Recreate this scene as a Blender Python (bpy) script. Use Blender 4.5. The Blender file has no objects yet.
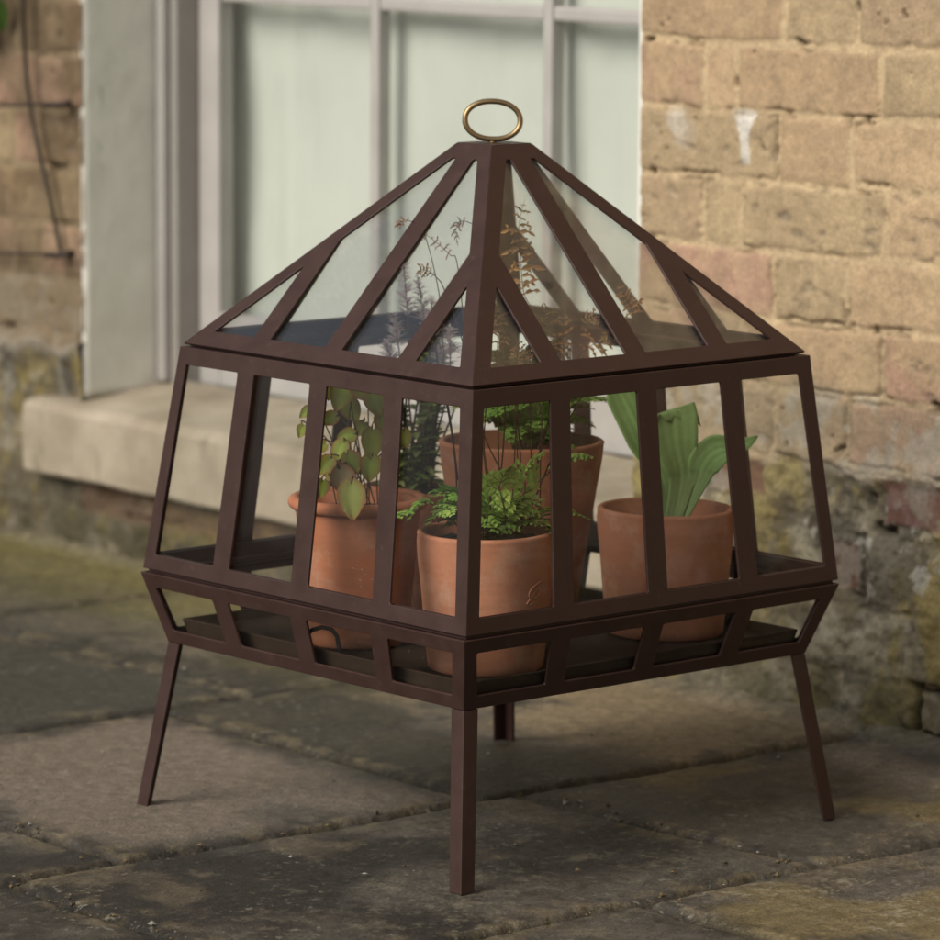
import bpy, bmesh, math, random
import numpy as np
from mathutils import Vector, Matrix, noise as mnoise

S = bpy.context.scene
COL = S.collection
rad = math.radians

# ---------------------------------------------------------------- camera
CAM = Vector((-0.0194, -4.2602, 0.9677))
PITCH, ROLL, FPX = 0.145912, 0.0064007, 4394.36
cp, sp, cr, sr = math.cos(PITCH), math.sin(PITCH), math.cos(ROLL), math.sin(ROLL)
R0, F0, U0 = Vector((1, 0, 0)), Vector((0, cp, -sp)), Vector((0, sp, cp))
cright = R0 * cr + U0 * sr
cup = U0 * cr - R0 * sr
cam_d = bpy.data.cameras.new('camera')
cam = bpy.data.objects.new('camera', cam_d)
COL.objects.link(cam)
cam.matrix_world = Matrix(((cright.x, cup.x, -F0.x, CAM.x), (cright.y, cup.y, -F0.y, CAM.y),
                           (cright.z, cup.z, -F0.z, CAM.z), (0, 0, 0, 1)))
cam_d.sensor_width = 36
cam_d.lens = 36 * FPX / 940
cam_d.clip_start, cam_d.clip_end = 0.05, 200
cam_d.dof.use_dof = True
cam_d.dof.focus_distance = 4.0
cam_d.dof.aperture_fstop = 8.0
S.camera = cam

# ---------------------------------------------------------------- light
SUN_AZ = Vector((-0.75, -0.66, 0)).normalized()
SUN_EL = rad(36)
sun_dir = SUN_AZ * math.cos(SUN_EL) + Vector((0, 0, math.sin(SUN_EL)))
world = bpy.data.worlds.new('World')
S.world = world
world.use_nodes = True
wn = world.node_tree
wn.nodes.clear()
sky = wn.nodes.new('ShaderNodeTexSky')
sky.sky_type = 'NISHITA'
sky.sun_disc = False
sky.sun_elevation = SUN_EL
sky.sun_rotation = math.atan2(SUN_AZ.x, SUN_AZ.y)
sky.air_density = 1.0
sky.dust_density = 1.5
sky.ozone_density = 1.0
hs = wn.nodes.new('ShaderNodeHueSaturation')
hs.inputs['Saturation'].default_value = 0.35
bg = wn.nodes.new('ShaderNodeBackground')
bg.inputs['Strength'].default_value = 0.039
wo = wn.nodes.new('ShaderNodeOutputWorld')
wn.links.new(sky.outputs[0], hs.inputs['Color'])
wn.links.new(hs.outputs[0], bg.inputs['Color'])
wn.links.new(bg.outputs[0], wo.inputs[0])
sl = bpy.data.lights.new('sun', 'SUN')
sl.energy = 1.5
sl.angle = rad(40)
sl.color = (1.0, 0.95, 0.875)
so = bpy.data.objects.new('sun', sl)
COL.objects.link(so)
so.rotation_euler = sun_dir.to_track_quat('Z', 'Y').to_euler()
so.location = sun_dir * 8
S.view_settings.view_transform = 'Standard'
S.view_settings.look = 'None'
S.view_settings.gamma = 1
S.view_settings.exposure = 1.32
S.view_settings.use_curve_mapping = False
S.cycles.max_bounces = 12
S.cycles.transparent_max_bounces = 48
S.cycles.caustics_reflective = False
S.cycles.caustics_refractive = False


# ---------------------------------------------------------------- helpers
def at(x, y, Y):
    """point of the photograph (pixels) standing at world depth Y"""
    u, v = x - 470, y - 470
    u, v = u * cr + v * sr, -u * sr + v * cr
    r = Vector((u / FPX, cp - v / FPX * sp, -sp - v / FPX * cp))
    return CAM + r * ((Y - CAM.y) / r.y)


WY, WD = 0.8845005974, 0.57686017
T = Vector((math.cos(WY), -math.sin(WY), 0))        # along the facade (to the right, nearer)
N = Vector((math.sin(WY), math.cos(WY), 0))         # into the facade


def W(u, d, z):
    """facade frame: u along the wall, d out from the wall face, z up"""
    return T * u + N * (WD - d) + Vector((0, 0, z))


def link(o, parent=None):
    COL.objects.link(o)
    if parent is not None:
        o.parent = parent
    return o


def tag(o, label, cat, group=None):
    o['label'] = label
    o['category'] = cat
    if group:
        o['group'] = group
    return o


def empty(name, loc, label, cat, group=None):
    o = bpy.data.objects.new(name, None)
    o.empty_display_size = 0.05
    o.location = loc
    link(o)
    return tag(o, label, cat, group)


class MB:
    """collects vertices and faces (world space), builds ONE mesh object"""
    def __init__(self):
        self.v, self.f, self.c = [], [], []

    def add(self, vs, fs, col=None):
        b = len(self.v)
        self.v += [tuple(p) for p in vs]
        self.f += [tuple(b + i for i in f) for f in fs]
        if col is not None:
            self.c += [col] * len(vs)

    def box(self, P, a, b):
        """box between corners a,b in the frame function P(u,d,z)"""
        vs = [P(x, y, z) for x in (a[0], b[0]) for y in (a[1], b[1]) for z in (a[2], b[2])]
        self.add(vs, [(0, 1, 3, 2), (4, 6, 7, 5), (0, 4, 5, 1), (2, 3, 7, 6), (0, 2, 6, 4), (1, 5, 7, 3)])

    def tube(self, pts, r, n=8, closed=False, cap=True, col=None):
        pts = [Vector(p) for p in pts]
        m = len(pts)
        rs = r if isinstance(r, (list, tuple)) else [r] * m
        vs, fs = [], []
        up = None
        for i, p in enumerate(pts):
            a = pts[(i - 1) % m] if (closed or i > 0) else p
            b = pts[(i + 1) % m] if (closed or i < m - 1) else p
            t = (b - a).normalized() if (b - a).length > 1e-9 else Vector((0, 0, 1))
            if up is None:
                up = t.orthogonal().normalized()
            up = (up - t * up.dot(t))
            up = up.normalized() if up.length > 1e-6 else t.orthogonal().normalized()
            s = t.cross(up)
            for k in range(n):
                q = 2 * math.pi * k / n
                vs.append(p + (up * math.cos(q) + s * math.sin(q)) * rs[i])
        rng = m if closed else m - 1
        for i in range(rng):
            j = (i + 1) % m
            for k in range(n):
                l = (k + 1) % n
                fs.append((i * n + k, i * n + l, j * n + l, j * n + k))
        if cap and not closed:
            fs.append(tuple(range(n))[::-1])
            fs.append(tuple((m - 1) * n + k for k in range(n)))
        self.add(vs, fs, col)

    def build(self, name, mat, parent=None, smooth=False, fix=True, bevel=0):
        me = bpy.data.meshes.new(name)
        off = parent.matrix_world.translation if False else (world_loc(parent) if parent else Vector())
        me.from_pydata([(x - off.x, y - off.y, z - off.z) for x, y, z in self.v], [], self.f)
        if self.c and len(self.c) == len(self.v):
            ca = me.color_attributes.new('tint', 'FLOAT_COLOR', 'POINT')
            ca.data.foreach_set('color', np.array([(c[0], c[1], c[2], 1) for c in self.c], np.float32).ravel())
        if fix or bevel:
            bm = bmesh.new()
            bm.from_mesh(me)
            if fix:
                bmesh.ops.recalc_face_normals(bm, faces=bm.faces)
            if bevel:
                es = [e for e in bm.edges if len(e.link_faces) == 2 and e.calc_face_angle(0) > 0.5]
                bmesh.ops.bevel(bm, geom=es, offset=bevel, segments=2, affect='EDGES', profile=0.6)
            bm.to_mesh(me)
            bm.free()
        if smooth:
            me.polygons.foreach_set('use_smooth', [True] * len(me.polygons))
        me.materials.append(mat)
        o = bpy.data.objects.new(name, me)
        return link(o, parent)


def world_loc(o):
    v = Vector()
    while o is not None:
        v += o.location
        o = o.parent
    return v


# numpy noise --------------------------------------------------------------
def _hash(ix, iy, seed):
    h = (ix.astype(np.int64) * 374761393 + iy.astype(np.int64) * 668265263 + seed * 974634777) & 0xffffffff
    h = ((h ^ (h >> 13)) * 1274126177) & 0xffffffff
    h = (h ^ (h >> 16)) & 0xffffffff
    h = (h * 2246822519) & 0xffffffff
    h = h ^ (h >> 15)
    return (h & 0xffffff).astype(np.float64) / 0xffffff


def vnoise(x, y, seed=0):
    ix, iy = np.floor(x), np.floor(y)
    fx, fy = x - ix, y - iy
    fx = fx * fx * fx * (fx * (fx * 6 - 15) + 10)
    fy = fy * fy * fy * (fy * (fy * 6 - 15) + 10)
    a, b = _hash(ix, iy, seed), _hash(ix + 1, iy, seed)
    c, d = _hash(ix, iy + 1, seed), _hash(ix + 1, iy + 1, seed)
    return (a + (b - a) * fx) * (1 - fy) + (c + (d - c) * fx) * fy


def fbm(x, y, sc, octv=5, seed=0, rough=0.55):
    """about 0..1, mean 0.5"""
    s, a, n = 0, 1.0, 0
    X, Y = x * sc, y * sc
    for i in range(octv):
        c, t = math.cos(0.7 * i + .3), math.sin(0.7 * i + .3)
        s = s + a * vnoise(X * c - Y * t + 13.7 * i, X * t + Y * c - 7.1 * i, seed + 31 * i)
        n += a
        a *= rough
        X, Y = X * 2.03, Y * 2.03
    return s / n


def sstep(a, b, x):
    t = np.clip((x - a) / (b - a), 0, 1)
    return t * t * (3 - 2 * t)


def lerp(a, b, t):
    a, b = np.asarray(a, float), np.asarray(b, float)
    t = np.asarray(t)[..., None]
    return a * (1 - t) + b * t


def grid_mesh(name, P, col, keep=None, parent=None, mat=None, smooth=True):
    """P: (n,m,3) vertex grid, col: (n,m,3) albedo, keep: (n-1,m-1) mask of faces"""
    n, m = P.shape[:2]
    idx = np.arange(n * m).reshape(n, m)
    q = np.stack([idx[:-1, :-1], idx[1:, :-1], idx[1:, 1:], idx[:-1, 1:]], -1).reshape(-1, 4)
    if keep is not None:
        q = q[keep.ravel()]
    used = np.zeros(n * m, bool)
    used[q.ravel()] = True
    remap = np.cumsum(used) - 1
    V = P.reshape(-1, 3)[used]
    q = remap[q]
    C = col.reshape(-1, 3)[used]
    me = bpy.data.meshes.new(name)
    me.vertices.add(len(V))
    me.vertices.foreach_set('co', V.astype(np.float32).ravel())
    me.loops.add(len(q) * 4)
    me.loops.foreach_set('vertex_index', q.astype(np.int32).ravel())
    me.polygons.add(len(q))
    me.polygons.foreach_set('loop_start', np.arange(0, len(q) * 4, 4, dtype=np.int32))
    me.polygons.foreach_set('loop_total', np.full(len(q), 4, np.int32))
    me.update(calc_edges=True)
    ca = me.color_attributes.new('tint', 'FLOAT_COLOR', 'POINT')
    ca.data.foreach_set('color', np.c_[C, np.ones(len(C))].astype(np.float32).ravel())
    me.polygons.foreach_set('use_smooth', [smooth] * len(q))
    me.materials.append(mat)
    o = bpy.data.objects.new(name, me)
    return link(o, parent)


# ---------------------------------------------------------------- materials
class NT:
    def __init__(self, name):
        self.m = bpy.data.materials.new(name)
        self.m.use_nodes = True
        self.t = self.m.node_tree
        self.b = self.t.nodes['Principled BSDF']
        self.out = self.t.nodes['Material Output']

    def n(self, typ, **kw):
        x = self.t.nodes.new(typ)
        for k, v in kw.items():
            setattr(x, k, v)
        return x

    def l(self, a, b):
        self.t.links.new(a, b)

    def val(self, sock, v):
        if hasattr(v, 'is_output') or isinstance(v, bpy.types.NodeSocket):
            self.l(v, sock)
        else:
            sock.default_value = v

    def pos(self):
        return self.n('ShaderNodeNewGeometry').outputs['Position']

    def obj(self):
        return self.n('ShaderNodeTexCoord').outputs['Object']

    def mapv(self, vec, scale=(1, 1, 1), loc=(0, 0, 0), rot=(0, 0, 0)):
        x = self.n('ShaderNodeMapping')
        x.inputs['Scale'].default_value = scale
        x.inputs['Location'].default_value = loc
        x.inputs['Rotation'].default_value = rot
        self.l(vec, x.inputs['Vector'])
        return x.outputs[0]

    def noise(self, vec, scale, detail=6, rough=.6, dist=0):
        x = self.n('ShaderNodeTexNoise')
        x.inputs['Scale'].default_value = scale
        x.inputs['Detail'].default_value = detail
        x.inputs['Roughness'].default_value = rough
        x.inputs['Distortion'].default_value = dist
        self.l(vec, x.inputs['Vector'])
        return x.outputs['Fac']

    def voro(self, vec, scale, feature='F1', rnd=1):
        x = self.n('ShaderNodeTexVoronoi', feature=feature)
        x.inputs['Scale'].default_value = scale
        x.inputs['Randomness'].default_value = rnd
        self.l(vec, x.inputs['Vector'])
        return x.outputs['Distance']

    def ramp(self, fac, stops):
        x = self.n('ShaderNodeValToRGB')
        e = x.color_ramp.elements
        while len(e) < len(stops):
            e.new(0.5)
        for i, (p, c) in enumerate(stops):
            e[i].position = p
            e[i].color = (c, c, c, 1) if isinstance(c, (int, float)) else (*c, 1)
        self.l(fac, x.inputs['Fac'])
        return x.outputs['Color']

    def mix(self, fac, a, b, mode='MIX'):
        x = self.n('ShaderNodeMix', data_type='RGBA', blend_type=mode)
        self.val(x.inputs['Factor'], fac)
        for s, v in ((x.inputs[6], a), (x.inputs[7], b)):
            if isinstance(v, tuple):
                s.default_value = (*v[:3], 1)
            else:
                self.l(v, s)
        return x.outputs[2]

    def math(self, op, a, b=0.0):
        x = self.n('ShaderNodeMath', operation=op)
        self.val(x.inputs[0], a)
        self.val(x.inputs[1], b)
        return x.outputs[0]

    def bump(self, h, strength=.5, dist=.002, normal=None):
        x = self.n('ShaderNodeBump')
        x.inputs['Strength'].default_value = strength
        x.inputs['Distance'].default_value = dist
        self.l(h, x.inputs['Height'])
        if normal is not None:
            self.l(normal, x.inputs['Normal'])
        return x.outputs[0]

    def attr(self, name='tint'):
        return self.n('ShaderNodeAttribute', attribute_name=name).outputs['Color']

    def set(self, **kw):
        for k, v in kw.items():
            self.val(self.b.inputs[k.replace('_', ' ')], (*v, 1) if isinstance(v, tuple) and len(v) == 3 else v)
        return self


def mat_metal():
    x = NT('brown_powder_coated_steel')
    p = x.pos()
    n1 = x.noise(p, 35, 5, .6)
    n2 = x.noise(p, 420, 3, .6)
    c = x.mix(x.ramp(n1, [(.35, 0), (.7, 1)]), (.036, .0170, .0135), (.046, .0228, .0182))
    dust_veil = x.ramp(x.noise(p, 130, 6, .7), [(.6, 0), (.75, 1)])
    c = x.mix(x.math('MULTIPLY', dust_veil, .35), c, (.12, .085, .065))
    rust = x.math('MULTIPLY', x.ramp(x.noise(p, 55, 6, .75), [(.66, 0), (.70, 1)]), .5)
    c = x.mix(rust, c, (.075, .030, .015))
    x.set(Base_Color=c, Roughness=x.ramp(n1, [(.3, .40), (.7, .55)]))
    x.b.inputs['Specular IOR Level'].default_value = .3
    x.l(x.bump(n2, .12, .0006), x.b.inputs['Normal'])
    return x.m


def mat_glass(name, dirt=.003, tint=(.995, .998, .995), ior=1.25, dust_veil=(.55, .54, .5, 1)):
    x = NT(name)
    p = x.pos()
    tr = x.n('ShaderNodeBsdfTransparent')
    tr.inputs[0].default_value = (*tint, 1)
    gl = x.n('ShaderNodeBsdfGlossy')
    gl.inputs['Roughness'].default_value = .015
    gl.inputs[0].default_value = (1, 1, 1, 1)
    fr = x.n('ShaderNodeFresnel')
    bf = x.n('ShaderNodeNewGeometry').outputs['Backfacing']      # thin sheet: same reflectance from both sides
    x.l(x.math('SUBTRACT', ior, x.math('MULTIPLY', bf, ior - 1 / ior)), fr.inputs[0])
    wav = x.noise(p, 9, 2, .5)
    x.l(x.bump(wav, .15, .002), gl.inputs['Normal'])
    m1 = x.n('ShaderNodeMixShader')
    x.l(fr.outputs[0], m1.inputs[0])
    x.l(tr.outputs[0], m1.inputs[1])
    x.l(gl.outputs[0], m1.inputs[2])
    df = x.n('ShaderNodeBsdfDiffuse')
    df.inputs[0].default_value = dust_veil
    sm = x.noise(p, 14, 6, .65)
    sp_ = x.ramp(x.voro(p, 160), [(.05, 1), (.11, 0)])
    spm = x.ramp(x.noise(p, 30, 3), [(.55, 0), (.68, 1)])
    d = x.math('ADD', x.math('MULTIPLY', x.ramp(sm, [(.3, .25), (.75, 1)]), dirt),
               x.math('MULTIPLY', x.math('MULTIPLY', sp_, spm), .35))
    m2 = x.n('ShaderNodeMixShader')
    x.l(d, m2.inputs[0])
    x.l(m1.outputs[0], m2.inputs[1])
    x.l(df.outputs[0], m2.inputs[2])
    x.l(m2.outputs[0], x.out.inputs[0])
    return x.m


def mat_brass():
    x = NT('aged_brass')
    n1 = x.noise(x.pos(), 90, 5, .6)
    x.set(Base_Color=x.mix(n1, (.40, .29, .15), (.24, .165, .085)), Metallic=1.0, Roughness=x.ramp(n1, [(.3, .34), (.7, .5)]))
    return x.m


def mat_terracotta(name, a, b, seed):
    x = NT(name)
    o = x.pos()
    p = x.mapv(o, loc=(seed * 3.1, seed * 1.7, 0))
    big = x.noise(p, 14, 5, .6)
    streak = x.noise(x.mapv(p, scale=(1, 1, 9)), 16, 4, .6)
    fine = x.noise(p, 380, 4, .7)
    c = x.mix(x.ramp(big, [(.32, 0), (.68, 1)]), a, b)
    c = x.mix(x.math('MULTIPLY', x.ramp(streak, [(.4, 0), (.7, 1)]), .45), c, (.26, .115, .06))
    lime = x.math('MULTIPLY', x.ramp(x.noise(p, 26, 6, .7), [(.50, 0), (.68, 1)]), .38)
    c = x.mix(lime, c, (.46, .33, .24))
    sep = x.n('ShaderNodeSeparateXYZ')
    x.l(o, sep.inputs[0])
    base_dark = x.n('ShaderNodeMapRange')
    base_dark.inputs[1].default_value, base_dark.inputs[2].default_value = .18, .225
    base_dark.inputs[3].default_value, base_dark.inputs[4].default_value = 1, 0
    x.l(sep.outputs[2], base_dark.inputs[0])
    dm = x.math('MULTIPLY', base_dark.outputs[0], x.ramp(big, [(.3, .2), (.7, .75)]))  # clay colour gets darker towards the foot of the pot
    c = x.mix(dm, c, (.17, .075, .04))
    pit = x.ramp(x.voro(p, 75), [(.02, 1), (.06, 0)])
    c = x.mix(x.math('MULTIPLY', pit, x.ramp(x.noise(p, 40, 2), [(.56, 0), (.62, .8)])), c, (.09, .04, .025))
    c = x.mix(x.ramp(fine, [(.3, 0), (.7, .16)]), c, (.19, .08, .045))
    x.set(Base_Color=c, Roughness=.86)
    x.b.inputs['Specular IOR Level'].default_value = .25
    h = x.math('ADD', x.math('MULTIPLY', fine, .5), streak)
    x.l(x.bump(h, .25, .0012), x.b.inputs['Normal'])
    return x.m


def mat_soil():
    x = NT('potting_soil')
    p = x.pos()
    n1 = x.noise(p, 160, 6, .7)
    c = x.ramp(n1, [(.3, (.012, .009, .006)), (.55, (.035, .025, .016)), (.72, (.08, .06, .04))])
    x.set(Base_Color=c, Roughness=.95)
    x.l(x.bump(n1, 1, .006), x.b.inputs['Normal'])
    return x.m


def mat_leaf(name, rough=.5, trans=.3, spec=.35, vein=0):
    """colour comes from the 'tint' attribute of each leaf"""
    x = NT(name)
    p = x.pos()
    n1 = x.noise(p, 120, 5, .65)
    n2 = x.noise(p, 420, 3, .6)
    c = x.mix(x.ramp(n1, [(.3, 0), (.75, .4)]), x.attr(), x.mix(.4, x.attr(), (.03, .035, .008)))
    c = x.mix(x.ramp(n2, [(.55, 0), (.8, .25)]), c, (.16, .15, .07))
    x.set(Base_Color=c, Roughness=rough)
    x.b.inputs['Specular IOR Level'].default_value = spec
    x.l(x.bump(n2, .3, .0008), x.b.inputs['Normal'])
    t = x.n('ShaderNodeBsdfTranslucent')
    x.l(c, t.inputs[0])
    ms = x.n('ShaderNodeMixShader')
    ms.inputs[0].default_value = trans
    x.l(x.b.outputs[0], ms.inputs[1])
    x.l(t.outputs[0], ms.inputs[2])
    x.l(ms.outputs[0], x.out.inputs[0])
    return x.m


def mat_tinted(name, sc=300, rough=.9, amt=.35, bumpd=.002, lichen=False, specks=False, spec=.3):
    """stone, brick and mortar: large pattern in 'tint', fine grain in nodes"""
    x = NT(name)
    p = x.pos()
    n1 = x.noise(p, sc, 4, .75)
    n2 = x.noise(p, sc * .2, 6, .72)
    c = x.attr()
    c = x.mix(1.0, c, x.ramp(n1, [(.28, 1 - amt), (.72, 1 + amt)]), 'MULTIPLY')
    c = x.mix(1.0, c, x.ramp(n2, [(.28, 1 - amt * .8), (.72, 1 + amt * .8)]), 'MULTIPLY')
    if lichen:
        li = x.math('MULTIPLY', x.ramp(x.noise(p, 85, 5, .75), [(.58, 0), (.63, 1)]), x.ramp(x.noise(p, 7, 3), [(.42, 0), (.60, 1)]))
        c = x.mix(x.math('MULTIPLY', li, .55), c, (.27, .25, .19))
    if specks:
        s1 = x.ramp(x.voro(p, 85), [(.05, 1), (.10, 0)])
        c = x.mix(x.math('MULTIPLY', s1, x.ramp(x.noise(p, 11, 3), [(.48, 0), (.62, .85)])), c, (.34, .32, .26))
        sc2 = x.math('MULTIPLY', x.ramp(x.noise(x.mapv(p, scale=(1, 1, 1)), 150, 4, .8, 1.5), [(.63, 0), (.69, 1)]), x.ramp(x.noise(p, 5, 3), [(.45, 0), (.65, .6)]))
        c = x.mix(sc2, c, (.26, .23, .17))
        pit = x.ramp(x.voro(p, 210), [(.05, 1), (.1, 0)])
        c = x.mix(x.math('MULTIPLY', pit, .4), c, (.015, .012, .008))
    x.set(Base_Color=c, Roughness=x.ramp(n2, [(.3, rough - .12), (.7, min(1, rough + .05))]))
    x.b.inputs['Specular IOR Level'].default_value = spec
    h = x.math('ADD', n1, x.math('MULTIPLY', n2, 2))
    x.l(x.bump(h, .6, bumpd), x.b.inputs['Normal'])
    return x.m


def mat_paint(name, c0, c1, sc=20, rough=.5, bumpd=.001, wear=None):
    x = NT(name)
    p = x.pos()
    n1 = x.noise(p, sc, 5, .6)
    n2 = x.noise(p, sc * 12, 4, .6)
    c = x.mix(x.ramp(n1, [(.3, 0), (.7, 1)]), c0, c1)
    if wear:
        w = x.ramp(x.noise(x.mapv(p, scale=(1, 1, .35)), sc * 1.6, 6, .75), [(.60, 0), (.68, 1)])
        c = x.mix(x.math('MULTIPLY', w, .5), c, wear)
    x.set(Base_Color=c, Roughness=rough)
    x.l(x.bump(x.math('ADD', n1, x.math('MULTIPLY', n2, .3)), .4, bumpd), x.b.inputs['Normal'])
    return x.m


def mat_brick_far():
    x = NT('buff_brick_bond')
    p = x.n('ShaderNodeTexCoord').outputs['Object']
    b = x.n('ShaderNodeTexBrick')
    b.inputs['Scale'].default_value = 1
    b.inputs['Brick Width'].default_value = .225
    b.inputs['Row Height'].default_value = .075
    b.inputs['Mortar Size'].default_value = .005
    b.inputs['Color1'].default_value = (.33, .225, .115, 1)
    b.inputs['Color2'].default_value = (.25, .17, .10, 1)
    b.inputs['Mortar'].default_value = (.38, .28, .16, 1)
    x.l(x.mapv(p, rot=(rad(90), 0, 0)), b.inputs['Vector'])
    n1 = x.noise(p, 60, 6, .7)
    c = x.mix(1.0, b.outputs[0], x.ramp(n1, [(.3, .7), (.7, 1.25)]), 'MULTIPLY')
    x.set(Base_Color=c, Roughness=.9)
    x.l(x.bump(x.math('ADD', x.math('MULTIPLY', b.outputs['Fac'], -1), x.math('MULTIPLY', n1, .6)), .7, .006), x.b.inputs['Normal'])
    return x.m


def mat_plain(name, c, rough=.6, metal=0.0):
    x = NT(name)
    n1 = x.noise(x.pos(), 70, 5, .6)
    x.set(Base_Color=x.mix(n1, tuple(v * .75 for v in c), tuple(min(1, v * 1.25) for v in c)), Roughness=rough, Metallic=metal)
    x.l(x.bump(n1, .2, .001), x.b.inputs['Normal'])
    return x.m


M_METAL = mat_metal()
M_GLASS = mat_glass('greenhouse_glass')
M_LIDGLASS = mat_glass('dusty_sky_veil_lid_glass', .014, ior=1.62, dust_veil=(.52, .56, .60, 1))  # bluish dust film doubles as a painted veil of reflected sky
M_WGLASS = mat_glass('window_glass', .012, (.985, .992, .985), 1.5)
M_BRASS = mat_brass()
M_SOIL = mat_soil()
M_TRAY = mat_plain('dark_tray_steel', (.034, .022, .014), .8)
M_TRAY.node_tree.nodes['Principled BSDF'].inputs['Specular IOR Level'].default_value = .12
M_FERN = mat_leaf('fern_leaf', .6, .35, .2)
M_DRY = mat_leaf('dry_frond', .8, .25, .15)
M_HEART = mat_leaf('heart_leaf', .6, .42, .2)
M_STRAP = mat_leaf('strap_leaf', .6, .15, .25)
M_PLUME = mat_leaf('dry_plume', .8, .5, .1)
M_SPIKE = mat_leaf('narrow_leaf', .6, .42, .15)
M_BRICK = mat_tinted('weathered_brick_face', 300, .9, .26, .0013)
M_GROUND = mat_tinted('worn_paving_stone', 330, .68, .55, .0030, lichen=True, specks=True, spec=.35)
M_SILL = mat_paint('pale_stone_sill', (.39, .33, .245), (.20, .16, .105), 9, .85, .006, (.085, .070, .045))
M_REVEAL = mat_paint('painted_render', (.72, .69, .60), (.62, .60, .52), 9, .7, .003, (.30, .30, .25))
M_FRAME = mat_paint('white_timber_paint', (.41, .385, .355), (.35, .325, .30), 12, .45, .0006, (.36, .33, .30))
M_BOX = mat_paint('grey_timber_paint', (.30, .275, .245), (.26, .235, .21), 12, .5, .0006)
M_CURTAIN = mat_paint('pale_sage_cloth', (.62, .64, .565), (.55, .57, .505), 5, .9, .0006)
M_WIRE = mat_plain('rusty_wire', (.045, .03, .022), .7, .3)
M_VINE = mat_leaf('climber_leaf', .5, .25)
M_BRICKFAR = mat_brick_far()
M_DARK = mat_plain('dark_room_plaster', (.06, .055, .05), .9)

# ---------------------------------------------------------------- brick wall
UL, UR = -1.5463, -0.4330          # jambs of the window opening
ZM, CH = 0.7348, 0.075             # a mortar bed and the course height
rng = np.random.RandomState(5)
brick_wall = empty('brick_wall', W(-.433, 0, 0),
                   'old buff brick house wall with grey lichen stained foot and white paint drip', 'wall')


def course_joints(closer, n=24):
    j = [0.0]
    if closer:
        j += [.106, .160]
    seq = [.2245, .113]
    k = 0
    while j[-1] < 6 and len(j) < n * 2:
        j.append(j[-1] + seq[k % 2])
        k += 1
    return np.array(j)


def brick_field(u, z, side):
    """u measured away from the jamb (>=0). Returns edge distance, brick id, joint-hole seed, course"""
    x = u + .004 * (fbm(u, z, 28, 3, 3) - .5)
    zz = z + .005 * (fbm(u, z, 22, 3, 9) - .5) + .003 * np.sin(u * 6 + side)
    c = np.floor((zz - ZM) / CH)
    zf = zz - ZM - c * CH
    bz = np.minimum(zf, CH - zf)
    bx = np.full(u.shape, 9.0)
    bid = np.zeros(u.shape)
    off = (_hash(c, c * 0 + 3, 77) - .5) * .016
    for par in (0, 1):
        j = course_joints(par == 1)
        m = (np.mod(c, 2) == par)
        xx = x + np.where(x > .12, off, 0)
        k = np.clip(np.searchsorted(j, xx.ravel()).reshape(u.shape), 1, len(j) - 1)
        l, r = xx - j[k - 1], j[k] - xx
        l = np.where(k == 1, 9.0, l)
        bx = np.where(m, np.minimum(l, r), bx)
        bid = np.where(m, k, bid)
    return np.minimum(bx, bz), bid, bx, bz, c


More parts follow.
